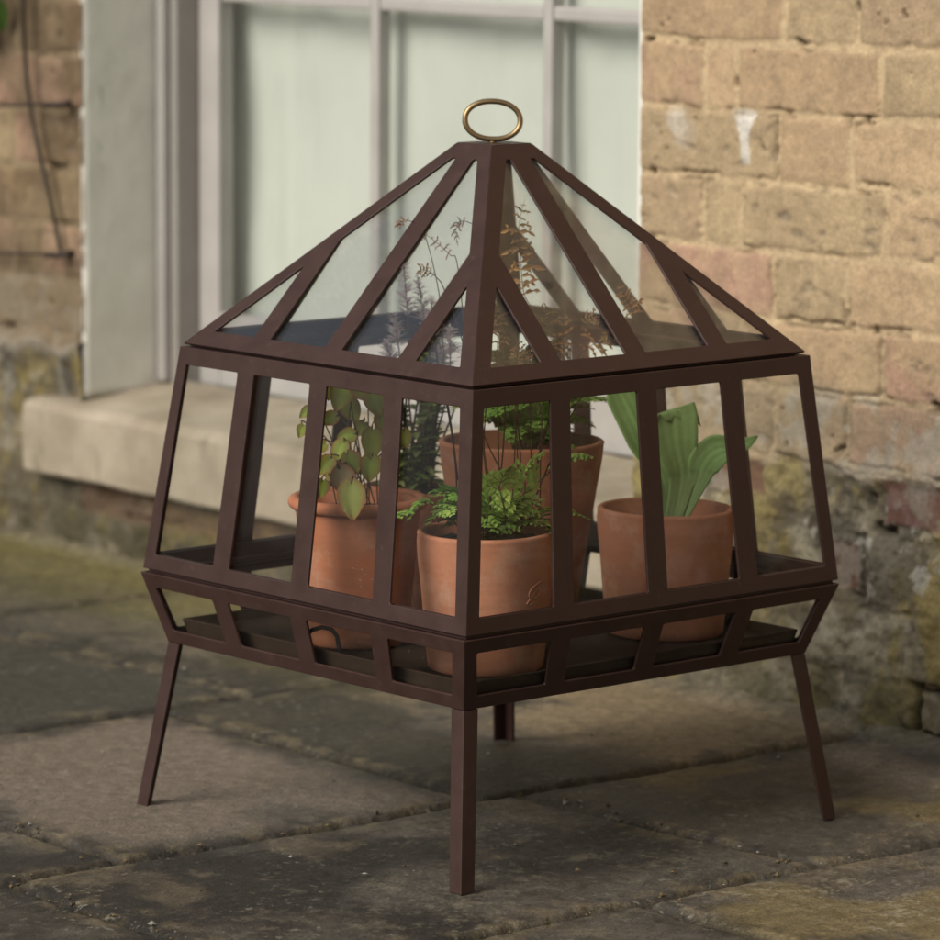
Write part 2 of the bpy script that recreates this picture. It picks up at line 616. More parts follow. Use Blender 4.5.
def wall_part(name, us, zs, side, keepf=None):
    Uw, Z = np.meshgrid(us, zs, indexing='ij')
    a = (Uw - UR) if side > 0 else (UL - Uw)
    if side == 0:
        a = Uw + 3.013
    e, bid, bx, bz, c = brick_field(np.maximum(a, 0), Z, side)
    r1, r2, r3 = _hash(bid, c, 11 + side), _hash(bid, c, 12 + side), _hash(bid, c, 13 + side)
    r4 = _hash(bid, c, 14 + side)
    n_big, n_mid, n_fin = fbm(Uw, Z, 5, 5, 21), fbm(Uw, Z, 40, 5, 22), fbm(Uw, Z, 150, 4, 23)
    n_lo = fbm(Uw, Z, 12, 5, 24)
    edge = e - .0030 - (n_mid - .5) * .008 - (n_fin - .5) * .004
    brick = sstep(-.0015, .0035, edge)
    # relief
    crease = sstep(.58, .75, fbm(Uw * .5, Z, 75, 4, 31)) * (r4 > .62)
    h = brick * (.0014 + (r1 - .5) * .002) + (n_mid - .5) * .0022 + (n_fin - .5) * .0018 - crease * .0024
    crk = sstep(.0032, .0, np.abs(edge - .0006)) * sstep(.46, .60, fbm(Uw, Z, 18, 4, 33))
    h -= sstep(.006, .0, np.abs(edge)) * .0006 + crk * .0045
    # open joints, blown pockets of mortar
    pock = sstep(.74, .80, fbm(Uw, Z, 26, 3, 41)) * (1 - brick) + .8 * sstep(.82, .88, fbm(Uw, Z, 60, 3, 43)) * brick * (r3 > .5)
    h -= pock * .012
    # colours (albedo)
    buff = lerp((.430, .305, .180), (.345, .238, .140), r1)
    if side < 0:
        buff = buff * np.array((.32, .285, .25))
    buff = lerp(buff, np.array((.37, .215, .155)), (r2 > .58) * .85 * sstep(.3, .6, n_lo))
    buff = lerp(buff, np.array((.33, .25, .145)), (r3 > .66) * .7)
    buff = lerp(buff, np.array((.24, .175, .105)), sstep(.52, .72, n_mid) * .35)
    buff = lerp(buff, np.array((.45, .335, .19)), sstep(.5, .7, n_lo) * .4)
    buff = lerp(buff, np.array((.17, .14, .10)), crease * .5)
    mort = lerp((.49, .365, .215), (.41, .305, .18), n_lo)
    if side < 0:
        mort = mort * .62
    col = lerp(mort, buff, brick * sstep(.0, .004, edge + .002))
    col = lerp(col, np.array((.05, .035, .022)), np.clip(pock * 1.0, 0, .9))
    col = lerp(col, np.array((.10, .068, .038)), crk * .6)
    # two bright splashes of paint on one brick
    if side > 0:
        wd_ = .007 + .016 * sstep(.632, .660, Z) + (n_mid - .5) * .008
        dr = sstep(1.15, .75, np.abs(Uw + .262 + .10 * (Z - .63)) / wd_) * sstep(.598, .606, Z) * sstep(.662, .655, Z)
        dr2 = .5 * np.exp(-(((Uw + .375) / .028) ** 2)) * sstep(.60, .63, Z) * sstep(.662, .65, Z)
        dr = np.clip(dr * sstep(.30, .62, n_mid * .6 + n_lo * .4), 0, .7)
        col = lerp(col, np.array((.62, .60, .55)), np.clip(dr + dr2 * sstep(.4, .6, n_mid) * .7, 0, 1))
        rb = np.exp(-(((Uw + .297 + .0) / .014) ** 6)) * sstep(.664, .670, Z) * sstep(.734, .726, Z)
        col = lerp(col, np.array((.26, .125, .085)), rb * .0)
    # older, cement smeared and lichen stained foot
    top = .287 if side > 0 else .262
    zt = top + (fbm(Uw, Z * .3, 9, 4, 51) - .5) * .045
    foot = sstep(.010, -.012, Z - zt)
    ledge = np.exp(-((Z - zt - .004) / .011) ** 2)
    lump = (fbm(Uw, Z, 14, 6, 52, .6) - .5)
    hf = .004 + lump * .030 + (n_fin - .5) * .004 + brick * .002 - pock * .006
    grey = lerp((.155, .128, .082), (.31, .27, .19), sstep(.42, .66, fbm(Uw, Z, 16, 6, 53, .65)))
    och = sstep(.42, .55, fbm(Uw * 1.5, Z * .7, 9, 6, 54, .62))
    grey = lerp(grey, np.array((.245, .188, .060)), och * .75)
    drk = sstep(.50, .66, fbm(Uw, Z, 13, 6, 55, .65))
    grey = lerp(grey, np.array((.065, .055, .042)), drk * .7)
    wht = sstep(.58, .66, fbm(Uw, Z, 34, 5, 56, .65)) * sstep(.05, .25, Z) * (1 if side > 0 else .4)
    grey = lerp(grey, np.array((.42, .40, .34)), wht * .75)
    grn = sstep(.12, .0, Z) * sstep(.35, .65, fbm(Uw, Z, 20, 5, 57))
    grey = lerp(grey, np.array((.085, .075, .030)), grn * .7)
    if side > 0:
        # exposed red brick, low block with open joint round it
        for (u0, u1, z0, z1, rc, blk) in ((-.035, .075, .226, .282, (.135, .058, .044), .7), (-.30, -.21, .235, .283, (.16, .075, .052), .4), (-.13, -.065, .150, .205, (.14, .070, .048), .4), (.085, .30, .226, .282, (.125, .058, .044), .7),
                                          (.028, .20, .012, .055, (.13, .105, .065), 1.0)):
            jx = np.minimum(Uw - u0, u1 - Uw) + (n_mid - .5) * .016
            jz = np.minimum(Z - z0, z1 - Z) + (n_mid - .5) * .012
            jj = np.minimum(jx, jz)
            ins = sstep(.000, .006, jj)
            gap = np.exp(-((jj + .003) / .004) ** 2) * sstep(.38, .55, n_lo + .2 * (blk > .9))
            hf = hf * (1 - ins * .8) + ins * .002 - gap * .020 * blk - ins * .0
            cc = lerp(rc, np.array((.24, .20, .16)), sstep(.46, .62, n_mid) * .8)
            grey = lerp(grey, cc, ins * (.85 if blk < 1 else .8))
            grey = lerp(grey, np.array((.02, .015, .010)), np.clip(gap * blk * 1.2, 0, .95))
    if side <= 0:
        red = sstep(.050, .060, Z) * sstep(.122, .112, Z) * sstep(.40, .5, n_big + .12) * (side == 0)
        grey = lerp(grey, np.array((.16, .080, .050)), red * .55)
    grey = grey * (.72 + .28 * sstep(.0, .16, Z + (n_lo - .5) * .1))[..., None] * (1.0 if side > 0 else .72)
    # salt bloom on the last brick course above
    salt = sstep(.372, .350, Z) * (1 - foot) * sstep(.45, .62, fbm(Uw, Z, 30, 5, 58, .65))
    col = lerp(col, np.array((.40, .37, .31)), salt * .75)
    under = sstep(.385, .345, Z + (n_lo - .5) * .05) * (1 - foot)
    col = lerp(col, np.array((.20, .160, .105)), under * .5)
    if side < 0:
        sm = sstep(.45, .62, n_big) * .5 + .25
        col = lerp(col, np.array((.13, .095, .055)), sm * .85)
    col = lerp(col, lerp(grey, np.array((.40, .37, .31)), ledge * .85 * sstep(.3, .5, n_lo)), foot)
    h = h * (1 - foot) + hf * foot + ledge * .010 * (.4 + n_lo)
    P = (np.array(T)[None, None] * Uw[..., None] + np.array(N)[None, None] * (WD - h)[..., None])
    P[..., 2] = Z
    off = np.array(world_loc(brick_wall))
    return grid_mesh(name, P - off, col, None, brick_wall, M_BRICK)


def axis(*segs):
    out = []
    for a, b, s in segs:
        out.append(np.linspace(a, b, max(2, int(round((b - a) / s)) + 1))[:-1])
    out.append([segs[-1][1]])
    return np.concatenate(out)


zs_f = axis((-.03, .82, .0025), (.82, 1.4, .006))
wall_part('brick_pier', axis((UR, .16, .0025), (.16, 1.5, .006)), zs_f, 1)
wall_part('brick_pier', axis((-2.9, -1.85, .007), (-1.85, UL, .004)), axis((-.03, .85, .004), (.85, 1.4, .008)), -1)
wall_part('plinth_under_window', axis((UL + .0005, UR - .0005, .004)), axis((-.03, .107, .003)), 0)
b = MB()
b.box(W, (-5, -.30, -.05), (UL - .002, -.012, 1.4))
b.box(W, (UR + .002, -.30, -.05), (4.5, -.012, 1.4))
b.box(W, (UL - .002, -.30, -.05), (UR + .002, -.012, .105))
b.build('wall_core', M_BRICKFAR, brick_wall)
b = MB()
b.box(W, (-5, -.30, 1.4), (UL - .002, .003, 3.4))
b.box(W, (UR + .002, -.30, 1.4), (4.5, .003, 3.4))
b.box(W, (UL - .002, -.30, 2.2), (UR + .002, .003, 3.4))
b.box(W, (-5, -.012, -.05), (-2.9, .003, 1.4))
b.box(W, (1.5, -.012, -.05), (4.5, .003, 1.4))
ob = b.build('upper_wall', M_BRICKFAR, brick_wall)


def lumpy(name, fP, us, vs, amp, sc, seed, mat, parent, thick):
    """lumpy rendered patch with real thickness: front grid + rim"""
    A, B = np.meshgrid(us, vs, indexing='ij')
    h = thick + (fbm(A, B, sc, 5, seed) - .5) * amp * 2
    e = np.minimum(np.minimum(A - us[0], us[-1] - A), np.minimum(B - vs[0], vs[-1] - B))
    h = h * sstep(-.0005, .004, e + (fbm(A, B, 60, 3, seed + 1) - .5) * .004)
    n, m = A.shape
    mb = MB()
    V = [fP(A[i, j], B[i, j], h[i, j]) for i in range(n) for j in range(m)]
    mb.add(V, [(i * m + j, (i + 1) * m + j, (i + 1) * m + j + 1, i * m + j + 1) for i in range(n - 1) for j in range(m - 1)])
    return mb.build(name, mat, parent, smooth=True)


# painted render of the left jamb, wrapping a little onto the face
lumpy('painted_reveal', lambda d, z, h: W(UL - .004 + h, d, z), np.linspace(-.125, .002, 30), np.linspace(.205, 2.2, 300),
      .0025, 9, 61, M_REVEAL, brick_wall, .006)
b = MB()
b.box(W, (UR - .006, -.125, .205), (UR + .001, .0, 2.2))
b.box(W, (UL + .003, -.125, 2.19), (UR - .007, .0, 2.2))
b.build('painted_reveal', M_REVEAL, brick_wall)

# ---------------------------------------------------------------- window
window = empty('sash_window', W(-.99, -.15, .2),
               'tall painted sash window with a pale sage curtain behind its panes', 'window')
# stone sill: sloped top, worn arris
sb = MB()
us = np.linspace(-1.648, -.36, 90)
prof = [(-.14, .100), (.030, .100), (.033, .104), (.034, .150), (.033, .186), (.029, .194), (.022, .1985), (-.14, .222)]
for i, u in enumerate(us):
    for (d, z) in prof:
        w_ = .0035 * mnoise.noise(Vector((u * 14, d * 30, z * 22)))
        sb.v.append(tuple(W(u + (.004 * mnoise.noise(Vector((z * 40, d * 40, 1))) if i in (0, 89) else 0), d + w_, z + w_ * .8)))
k = len(prof)
for i in range(len(us) - 1):
    for j in range(k):
        l = (j + 1) % k
        sb.f.append((i * k + j, i * k + l, (i + 1) * k + l, (i + 1) * k + j))
sb.f += [tuple(range(k)), tuple((len(us) - 1) * k + j for j in range(k))[::-1]]
sb.build('window_sill', M_SILL, window)
FD = -.125                                             # face of the box frame
b = MB()
b.box(W, (UL + .004, -.19, .216), (UL + .036, FD, 2.2))
b.box(W, (UR - .040, -.19, .216), (UR - .006, FD, 2.2))
b.box(W, (UL + .0365, -.19, 2.15), (UR - .0405, FD, 2.2))
b.build('box_frame', M_BOX, window, bevel=.003)
b = MB()
b.box(W, (UL + .004, FD, .222), (UL + .022, FD + .012, 2.19))
b.box(W, (UR - .022, FD, .222), (UR - .007, FD + .012, 2.19))
b.build('staff_bead', M_FRAME, window, bevel=.003)
s0, s1 = UL + .0365, UR - .0405
b = MB()
SF, SB = -.160, -.186                                  # sash face, sash back
b.box(W, (s0, SB, .218), (s0 + .046, SF, 1.5))
b.box(W, (s1 - .046, SB, .218), (s1, SF, 1.5))
b.box(W, (s0 + .0463, SB, .218), (s1 - .0463, SF, .318))
b.box(W, (s0 + .0463, SB, 1.46), (s1 - .0463, SF, 1.5))
sash = b.build('sash', M_FRAME, window, bevel=.004)
XB = [s0 + .046, -1.133, -.793, s1 - .046]
for k in (1, 2):
    c = XB[k]
    m = MB()
    m.box(W, (c - .009, SB + .001, .3185), (c + .009, SF - .004, 1.4595))
    m.build('glazing_bar', M_FRAME, window, bevel=.004)
for z in (.742, 1.10):
    m = MB()
    for k in range(3):
        a = XB[k] + .0005 + (.0092 if k else 0)
        e = XB[k + 1] - .0005 - (.0092 if k < 2 else 0)
        m.box(W, (a, SB + .002, z - .009), (e, SF - .005, z + .009))
    m.build('glazing_bar', M_FRAME, window, bevel=.004)
for k in range(3):
    for z0, z1 in ((.319, .732), (.752, 1.09), (1.11, 1.459)):
        m = MB()
        a = XB[k] + .001 + (.009 if k else 0)
        e = XB[k + 1] - .001 - (.009 if k < 2 else 0)
        m.box(W, (a, -.1765, z0), (e, -.1735, z1))
        m.build('pane', M_WGLASS, window)
b = MB()                                               # fixed upper sash, above the picture
b.box(W, (s0, -.215, 1.505), (s1, -.19, 1.55))
b.box(W, (s0, -.215, 1.551), (s0 + .046, -.19, 2.149))
b.box(W, (s1 - .046, -.215, 1.551), (s1, -.19, 2.149))
b.build('upper_sash', M_FRAME, window)
m = MB()
m.box(W, (s0 + .047, -.204, 1.551), (s1 - .047, -.200, 2.149))
m.build('pane', M_WGLASS, window)
b = MB()
b.box(W, (UL - .05, -.9, .05), (UR + .05, -.88, 2.4))
b.build('room_back', M_DARK, window)

# curtain hanging just inside the panes, a real sheet with soft folds
cu_us, cu_zs = np.linspace(UL - .02, UR + .02, 260), np.linspace(.16, 2.2, 60)
Uc, Zc = np.meshgrid(cu_us, cu_zs, indexing='ij')
Uf = Uc + .012 * (Zc - .5) * (fbm(Uc, Zc * 0, 5, 3, 66) - .5)
fold = .030 * (fbm(Uf, Zc * .25, 6.5, 2, 67) - .5) + .016 * (fbm(Uf, Zc * .2, 15, 2, 68) - .5) + .006 * (fbm(Uf, Zc * .2, 34, 2, 69) - .5)
curtain = empty('curtain', W(-.99, -.22, .16), 'pale sage cloth curtain hanging in soft folds behind the sash window panes', 'curtain')
off = np.array(world_loc(curtain))
Pc = np.array(T)[None, None] * Uc[..., None] + np.array(N)[None, None] * (WD + .212 - fold * .75)[..., None]
Pc[..., 2] = Zc
co = grid_mesh('cloth', Pc - off, np.ones(Pc.shape) * .5, None, curtain, M_CURTAIN)
cm = co.modifiers.new('thickness', 'SOLIDIFY')
cm.thickness = .0015

# ---------------------------------------------------------------- paving
us = axis((-2.6, -1.0, .008), (-1.0, .75, .004), (.75, 1.7, .010))
ds = axis((-.02, .25, .004), (.25, 1.45, .004), (1.45, 2.4, .012))
Ug, Dg = np.meshgrid(us, ds, indexing='ij')
wob = .010 * (fbm(Ug, Dg, 9, 4, 71) - .5)
wob2 = .010 * (fbm(Ug, Dg, 9, 4, 72) - .5)
colsE = [-9, -2.35, -1.75, -1.22, -.610, -.045, .372, .95, 1.55, 9]
rowsE = {0: [-1, .6, 1.3, 9], 1: [-1, .45, 1.05, 1.8, 9], 2: [-1, .66, 1.4, 9], 3: [-1, .42, .74, 1.45, 9], 4: [-1, .545, .983, 1.62, 9],
         5: [-1, .503, 1.112, 1.75, 9], 6: [-1, .30, .705, 1.35, 9], 7: [-1, .5, 1.2, 9], 8: [-1, .7, 9]}
E_ = np.full(Ug.shape, 9.0)
SID = np.zeros(Ug.shape, int)
for ci in range(len(colsE) - 1):
    r = rowsE[ci]
    for ri in range(len(r) - 1):
        uu, dd = Ug + wob, Dg + wob2
        if ci == 5:
            dd = dd + (uu - .0) * .10 * (ri < 2) * (np.abs(dd - .5) < .2)
        m = (uu >= colsE[ci]) & (uu < colsE[ci + 1]) & (dd >= r[ri]) & (dd < r[ri + 1])
        e = np.minimum(np.minimum(uu - colsE[ci], colsE[ci + 1] - uu), np.minimum(dd - r[ri], r[ri + 1] - dd))
        E_ = np.where(m, e, E_)
        SID = np.where(m, ci * 10 + ri, SID)
n_a, n_b, n_c, n_d = fbm(Ug, Dg, 3.2, 6, 81), fbm(Ug, Dg, 9, 6, 82, .6), fbm(Ug, Dg, 34, 5, 83, .62), fbm(Ug, Dg, 120, 4, 84)
r1 = _hash(SID, SID * 0, 91)
r2 = _hash(SID, SID * 0 + 1, 92)
r3 = _hash(SID, SID * 0 + 2, 93)
edge = E_ - .0036 - (n_c - .5) * .015 - (n_d - .5) * .007
jw = sstep(.009, -.002, edge)
hgt = (n_b - .5) * .004 + (n_c - .5) * .0030 + (n_d - .5) * .0014 + (r1 - .5) * .003
hgt += ((r2 - .5) * (Ug % .6 - .3) + (r3 - .5) * (Dg % .6 - .3)) * .004
hgt -= jw * (.0085 + (n_c - .5) * .006) + sstep(.02, .0, edge) * .0007
hgt += jw * sstep(.5, .7, n_d) * .004
base = lerp((.068, .059, .047), (.098, .084, .066), r1)
base = lerp(base, np.array((.018, .015, .011)), sstep(.44, .60, n_a) * .85)
base = lerp(base, np.array((.170, .130, .080)), sstep(.54, .70, n_b) * .42)
base = lerp(base, np.array((.020, .016, .011)), sstep(.52, .68, fbm(Ug, Dg, 15, 6, 86, .65)) * .45)
base = lerp(base, np.array((.21, .175, .115)), sstep(.60, .70, fbm(Ug, Dg, 24, 6, 87, .7)) * .28)
pale = (SID == 41)
pin = sstep(.00, .075, E_ + (n_b - .5) * .10) * sstep(.30, .48, n_a * .5 + n_b * .5 + .06)
base = np.where(pale[..., None], lerp(base, lerp((.195, .155, .120), (.150, .118, .085), n_b), pin * .95), base)
# dark damp slab behind, dry buff patch under the case, dark ground in front of the wall
dk = ((SID == 31) | (SID == 32) | (SID == 30)) * sstep(.36, .44, Dg + (n_b - .5) * .25) * .8
base = lerp(base, np.array((.050, .046, .034)), dk)
dk2 = (SID == 40) * sstep(.30, .42, Dg + (n_b - .5) * .22)
base = lerp(base, np.array((.040, .034, .022)), dk2 * .85)
buffp = (SID == 40) * sstep(.36, .24, Dg + (n_b - .5) * .25) * sstep(-.62, -.5, Ug)
base = lerp(base, np.array((.27, .205, .120)), buffp * .9 * sstep(.30, .55, n_b + .05))
dry = ((SID == 50) | (SID == 60)) * np.exp(-((Dg - .09 - .03 * np.sin(Ug * 9)) / .055) ** 2) * sstep(-.08, .02, Ug)
base = lerp(base, np.array((.27, .220, .165)), dry * .9)
ochg = ((SID == 60) | (SID == 61) | (SID == 50)) * sstep(.48, .64, fbm(Ug, Dg, 7, 5, 95))
base = lerp(base, np.array((.175, .132, .055)), ochg * .7)
lich = (((SID == 60) | (SID == 61)) + (SID == 51) * .35) * sstep(.57, .66, fbm(Ug, Dg, 80, 4, 96, .8)) * sstep(.47, .62, fbm(Ug, Dg, 6, 4, 97))
base = lerp(base, np.array((.28, .25, .175)), lich * .6)
mossg = sstep(.42, .0, Dg + (n_b - .5) * .3) * sstep(-.35, -.75, Ug)
base = lerp(base, lerp((.215, .180, .065), (.125, .108, .040), n_c), mossg * .95)
near_j = sstep(.05, .0, edge) * (1 - jw)
base = lerp(base, np.array((.155, .120, .065)), near_j * sstep(.50, .66, n_c) * .6)
base = lerp(base, np.array((.016, .013, .009)), near_j * sstep(.52, .40, n_c) * .6)
joint = lerp((.009, .007, .005), (.045, .036, .018), sstep(.42, .62, n_d))
base = lerp(base, joint, jw * .92)
# grit and dirt washed against the wall foot
hgt += sstep(.05, .0, Dg) * .012 * (.4 + n_b)
base = lerp(base, lerp((.10, .085, .050), (.20, .17, .12), n_c), sstep(.05, .012, Dg + (n_c - .5) * .03) * .8)
Pg = np.array(T)[None, None] * Ug[..., None] + np.array(N)[None, None] * (WD - Dg)[..., None]
Pg[..., 2] = hgt
pav = grid_mesh('paving', Pg, base, None, None, M_GROUND)
pav['kind'] = 'structure'
g = MB()
g.add([(-30, -30, -.022), (30, -30, -.022), (30, 30, -.022), (-30, 30, -.022)], [(0, 1, 2, 3)])
g.c = [(.075, .062, .042)] * 4
gr = g.build('ground', M_GROUND)
gr['kind'] = 'structure'

# loose grit and specks lying on the slabs
rnd = random.Random(12)
g = MB()
for i in range(300):
    jo = rnd.random() < .55
    if jo:
        u, d = rnd.choice([(-.045 + rnd.gauss(0, .008), rnd.uniform(.05, 1.4)), (rnd.uniform(-.6, -.05), .983 + rnd.gauss(0, .008)),
                           (rnd.uniform(-.04, .35), 1.112 + rnd.gauss(0, .008)), (.372 + rnd.gauss(0, .008), rnd.uniform(0, .9)),
                           (rnd.uniform(-.04, .37), .49 + rnd.gauss(0, .01)), (rnd.uniform(-1.4, .6), rnd.uniform(.0, .03))])
    else:
        u, d = rnd.uniform(-1.4, .7), rnd.uniform(.05, 1.3)
    r = rnd.uniform(.0008, .0026) * (1.3 if jo else 1)
    c = W(u, d, 0.0015)
    vs = []
    for (x, y, z) in ((1, 0, 0), (-1, 0, 0), (0, 1, 0), (0, -1, 0), (0, 0, .7), (0, 0, -.7)):
        k_ = r * rnd.uniform(.6, 1.4)
        vs.append(c + Vector((x * k_, y * k_, z * k_)))
    v = rnd.random()
    cc = (.26, .24, .20) if v < .2 else ((.12, .085, .04) if v < .7 else (.06, .05, .03))
    g.add(vs, [(0, 2, 4), (2, 1, 4), (1, 3, 4), (3, 0, 4), (2, 0, 5), (1, 2, 5), (3, 1, 5), (0, 3, 5)], cc)
gt = g.build('grit', M_BRICK)
gt['kind'] = 'stuff'
tag(gt, 'fine pale grit and crumbs of moss scattered along the paving joints', 'grit')

# ---------------------------------------------------------------- the glass plant case
CASE_YAW = -0.064375
LV = {'top': (.03669, .66218), 'rb': (.30410, .46324), 'bt': (.30832, .45966), 'bb': (.34265, .23883),
      'ct': (.34459, .23480), 'cb': (.31458, .16485), 'ft': (.34725, .0)}
OFF = {'top': .0020, 'rb': .0023, 'bt': .0029, 'bb': -.0001, 'ct': -.0009, 'cb': -.0034, 'ft': -.0028}
TH = .003


def corner(k, s, z, ox=0.0):
    """corner k: 0 near, 1 right, 2 back, 3 left"""
    a = rad(-90 + 90 * k) + CASE_YAW
    return Vector((math.cos(a) * s + ox, math.sin(a) * s, z))


def cl(k, lv, ds_=0, dz=0):
    s, z = LV[lv]
    return corner(k, s + ds_, z + dz, OFF[lv])


case = empty('glass_plant_case', (0, 0, 0),
             'dark brown metal glazed plant case with pyramid lid standing on four splayed legs', 'plant case')


def round_poly(pts, r=.0022, n=3):
    out = []
    m = len(pts)
    for i in range(m):
        p, a, b_ = Vector(pts[i]), Vector(pts[i - 1]), Vector(pts[(i + 1) % m])
        da, db = (a - p), (b_ - p)
        rr = min(r, da.length * .3, db.length * .3)
        p0, p1 = p + da.normalized() * rr, p + db.normalized() * rr
        for k_ in range(n + 1):
            t = k_ / n
            out.append(tuple(p0 * (1 - t) ** 2 + p * 2 * t * (1 - t) + p1 * t * t))
    return out


def plate(mb, BL, BR, TL, TR, holes, kmitre, th=TH, bev=.0007):
    """trapezoid sheet with cut-outs; outer skin on the face plane, side edges mitred inwards"""
    ex = (BR - BL).normalized()
    mid0, mid1 = (BL + BR) / 2, (TL + TR) / 2
    ey = (mid1 - mid0)
    ey = (ey - ex * ey.dot(ex)).normalized()
    ez = ex.cross(ey)
    loc = lambda p: Vector(((p - mid0).dot(ex), (p - mid0).dot(ey)))
    o = [loc(BL), loc(BR), loc(TR), loc(TL)]
    cu = bpy.data.curves.new('plate', 'CURVE')
    cu.dimensions = '2D'
    cu.fill_mode = 'BOTH'
    cu.extrude = th / 2 - bev
    cu.bevel_depth = bev
    cu.bevel_resolution = 1
    cu.offset = -bev
    for poly in [[tuple(p) for p in o]] + holes:
        spn = cu.splines.new('POLY')
        spn.points.add(len(poly) - 1)
        for q, p in zip(spn.points, poly):
            q.co = (p[0], p[1], 0, 1)
        spn.use_cyclic_u = True
    ob = bpy.data.objects.new('plate', cu)
    me = bpy.data.meshes.new_from_object(ob)
    edges = [(o[0], o[3], 1), (o[1], o[2], -1)]
    vs = []
    for v in me.vertices:
        x, y, z = v.co
        dep = th / 2 - z
        for a, c, sg in edges:
            d_ = (c - a).normalized()
            dist = abs((x - a.x) * d_.y - (y - a.y) * d_.x)
            if dist < bev * 1.6:
                x += sg * dep * kmitre
                break
        vs.append(mid0 + ex * x + ey * y - ez * dep)
    mb.add(vs, [tuple(p.vertices) for p in me.polygons])
    bpy.data.objects.remove(ob)
    bpy.data.meshes.remove(me)
    bpy.data.curves.remove(cu)


def face_dims(BL, BR, TL, TR):
    W0, W1 = (BR - BL).length, (TR - TL).length
    L = ((TL + TR) / 2 - (BL + BR) / 2).length
    return W0, W1, L


def four_openings(BL, BR, TL, TR, stile, mull, rb_, rt_):
    W0, W1, L = face_dims(BL, BR, TL, TR)
    hw = lambda y: (W0 + (W1 - W0) * y / L) / 2
    out = []
    for k_ in range(4):
        def X(y, e):
            f0, f1 = k_ / 4, (k_ + 1) / 4
            w_ = hw(y) * 2
            l = -hw(y) + f0 * w_ + (stile if k_ == 0 else mull / 2)
            r = -hw(y) + f1 * w_ - (stile if k_ == 3 else mull / 2)
            return l if e == 0 else r
        y0, y1 = rb_, L - rt_
        out.append(round_poly([(X(y0, 0), y0), (X(y0, 1), y0), (X(y1, 1), y1), (X(y1, 0), y1)]))
    return out


def clip(poly, a, b_, c):
    """keep a*x+b*y<=c"""
    out = []
    for i in range(len(poly)):
        p, q = poly[i], poly[(i + 1) % len(poly)]
        fp, fq = a * p[0] + b_ * p[1] - c, a * q[0] + b_ * q[1] - c
        if fp <= 0:
            out.append(p)
        if (fp < 0) != (fq < 0) and abs(fp - fq) > 1e-12:
            t = fp / (fp - fq)
            out.append((p[0] + (q[0] - p[0]) * t, p[1] + (q[1] - p[1]) * t))
    return out


def roof_openings(BL, BR, TL, TR, hip, bar, rb_, rt_):
    W0, W1, L = face_dims(BL, BR, TL, TR)
    sl_ = (W0 - W1) / 2 / L                      # inset per unit height
    nrm = math.sqrt(1 + sl_ * sl_)
    out = []
    xs = [-W0 / 2, -W0 / 4, 0, W0 / 4, W0 / 2]
    for k_ in range(4):
        l = xs[k_] + (bar / 2 if k_ > 0 else -1)
        r = xs[k_ + 1] - (bar / 2 if k_ < 3 else -1)
        poly = [(l, rb_), (r, rb_), (r, L - rt_), (l, L - rt_)]
        poly = clip(poly, 1, sl_, W0 / 2 - hip * nrm)
        poly = clip(poly, -1, sl_, W0 / 2 - hip * nrm)
        out.append(round_poly(poly, .0016))
    return out


def pane(BL, BR, TL, TR, inset, parent, depth=TH + .0006, th=.002, mat=None):
    ex = (BR - BL).normalized()
    mid0, mid1 = (BL + BR) / 2, (TL + TR) / 2
    ey = (mid1 - mid0)
    L = ey.length
    ey.normalize()
    ez = ex.cross(ey)
    W0, W1 = (BR - BL).length / 2, (TR - TL).length / 2
    y0, y1 = inset, L - inset
    w0, w1 = W0 + (W1 - W0) * y0 / L - inset, W0 + (W1 - W0) * y1 / L - inset
    w1 = max(w1, .002)
    q = [mid0 + ex * a + ey * b_ for a, b_ in ((-w0, y0), (w0, y0), (w1, y1), (-w1, y1))]
    vs = [p - ez * depth for p in q] + [p - ez * (depth + th) for p in q]
    mb = MB()
    mb.add(vs, [(0, 1, 2, 3), (7, 6, 5, 4), (0, 4, 5, 1), (1, 5, 6, 2), (2, 6, 7, 3), (3, 7, 4, 0)])
    mb.build('glass_pane', mat or M_GLASS, parent)


def ring(mb, s_out, s_in, z0, z1, ox):
    vs = []
    for k_ in range(4):
        for s_, z_ in ((s_out, z0), (s_out, z1), (s_in, z1), (s_in, z0)):
            vs.append(corner(k_, s_, z_, ox))
    fs = []
    for k_ in range(4):
        j = (k_ + 1) % 4
        for e in range(4):
            f = (e + 1) % 4
            fs.append((k_ * 4 + e, j * 4 + e, j * 4 + f, k_ * 4 + f))
    mb.add(vs, fs)


def section(mb, lo, hi, holesf, parent=None):
    quads = []
    # mitre factor from the angle between neighbouring outward normals
    nn = []
    for k_ in range(2):
        BL, BR, TL = cl(k_, lo), cl((k_ + 1) % 4, lo), cl(k_, hi)
        nn.append((BR - BL).cross(TL - BL).normalized())
    km = math.tan(nn[0].angle(nn[1]) / 2) * 1.02
    for k_ in range(4):
        BL, BR = cl(k_, lo), cl((k_ + 1) % 4, lo)
        TL, TR = cl(k_, hi), cl((k_ + 1) % 4, hi)
        plate(mb, BL, BR, TL, TR, holesf(BL, BR, TL, TR), km)
        quads.append((BL, BR, TL, TR))
    return quads


# basin
mb = MB()
qs = section(mb, 'cb', 'ct', lambda *q: four_openings(*q, .0165, .024, .0135, .0145))
ring(mb, LV['ct'][0] - .006, LV['ct'][0] - .030, LV['ct'][1] - .0026, LV['ct'][1] - .0004, OFF['ct'])
ring(mb, LV['cb'][0] - .006, LV['cb'][0] - .030, LV['cb'][1] + .0004, LV['cb'][1] + .0026, OFF['cb'])
basin = mb.build('basin', M_METAL, case)
for q in qs:
    pane(*q, .006, basin)
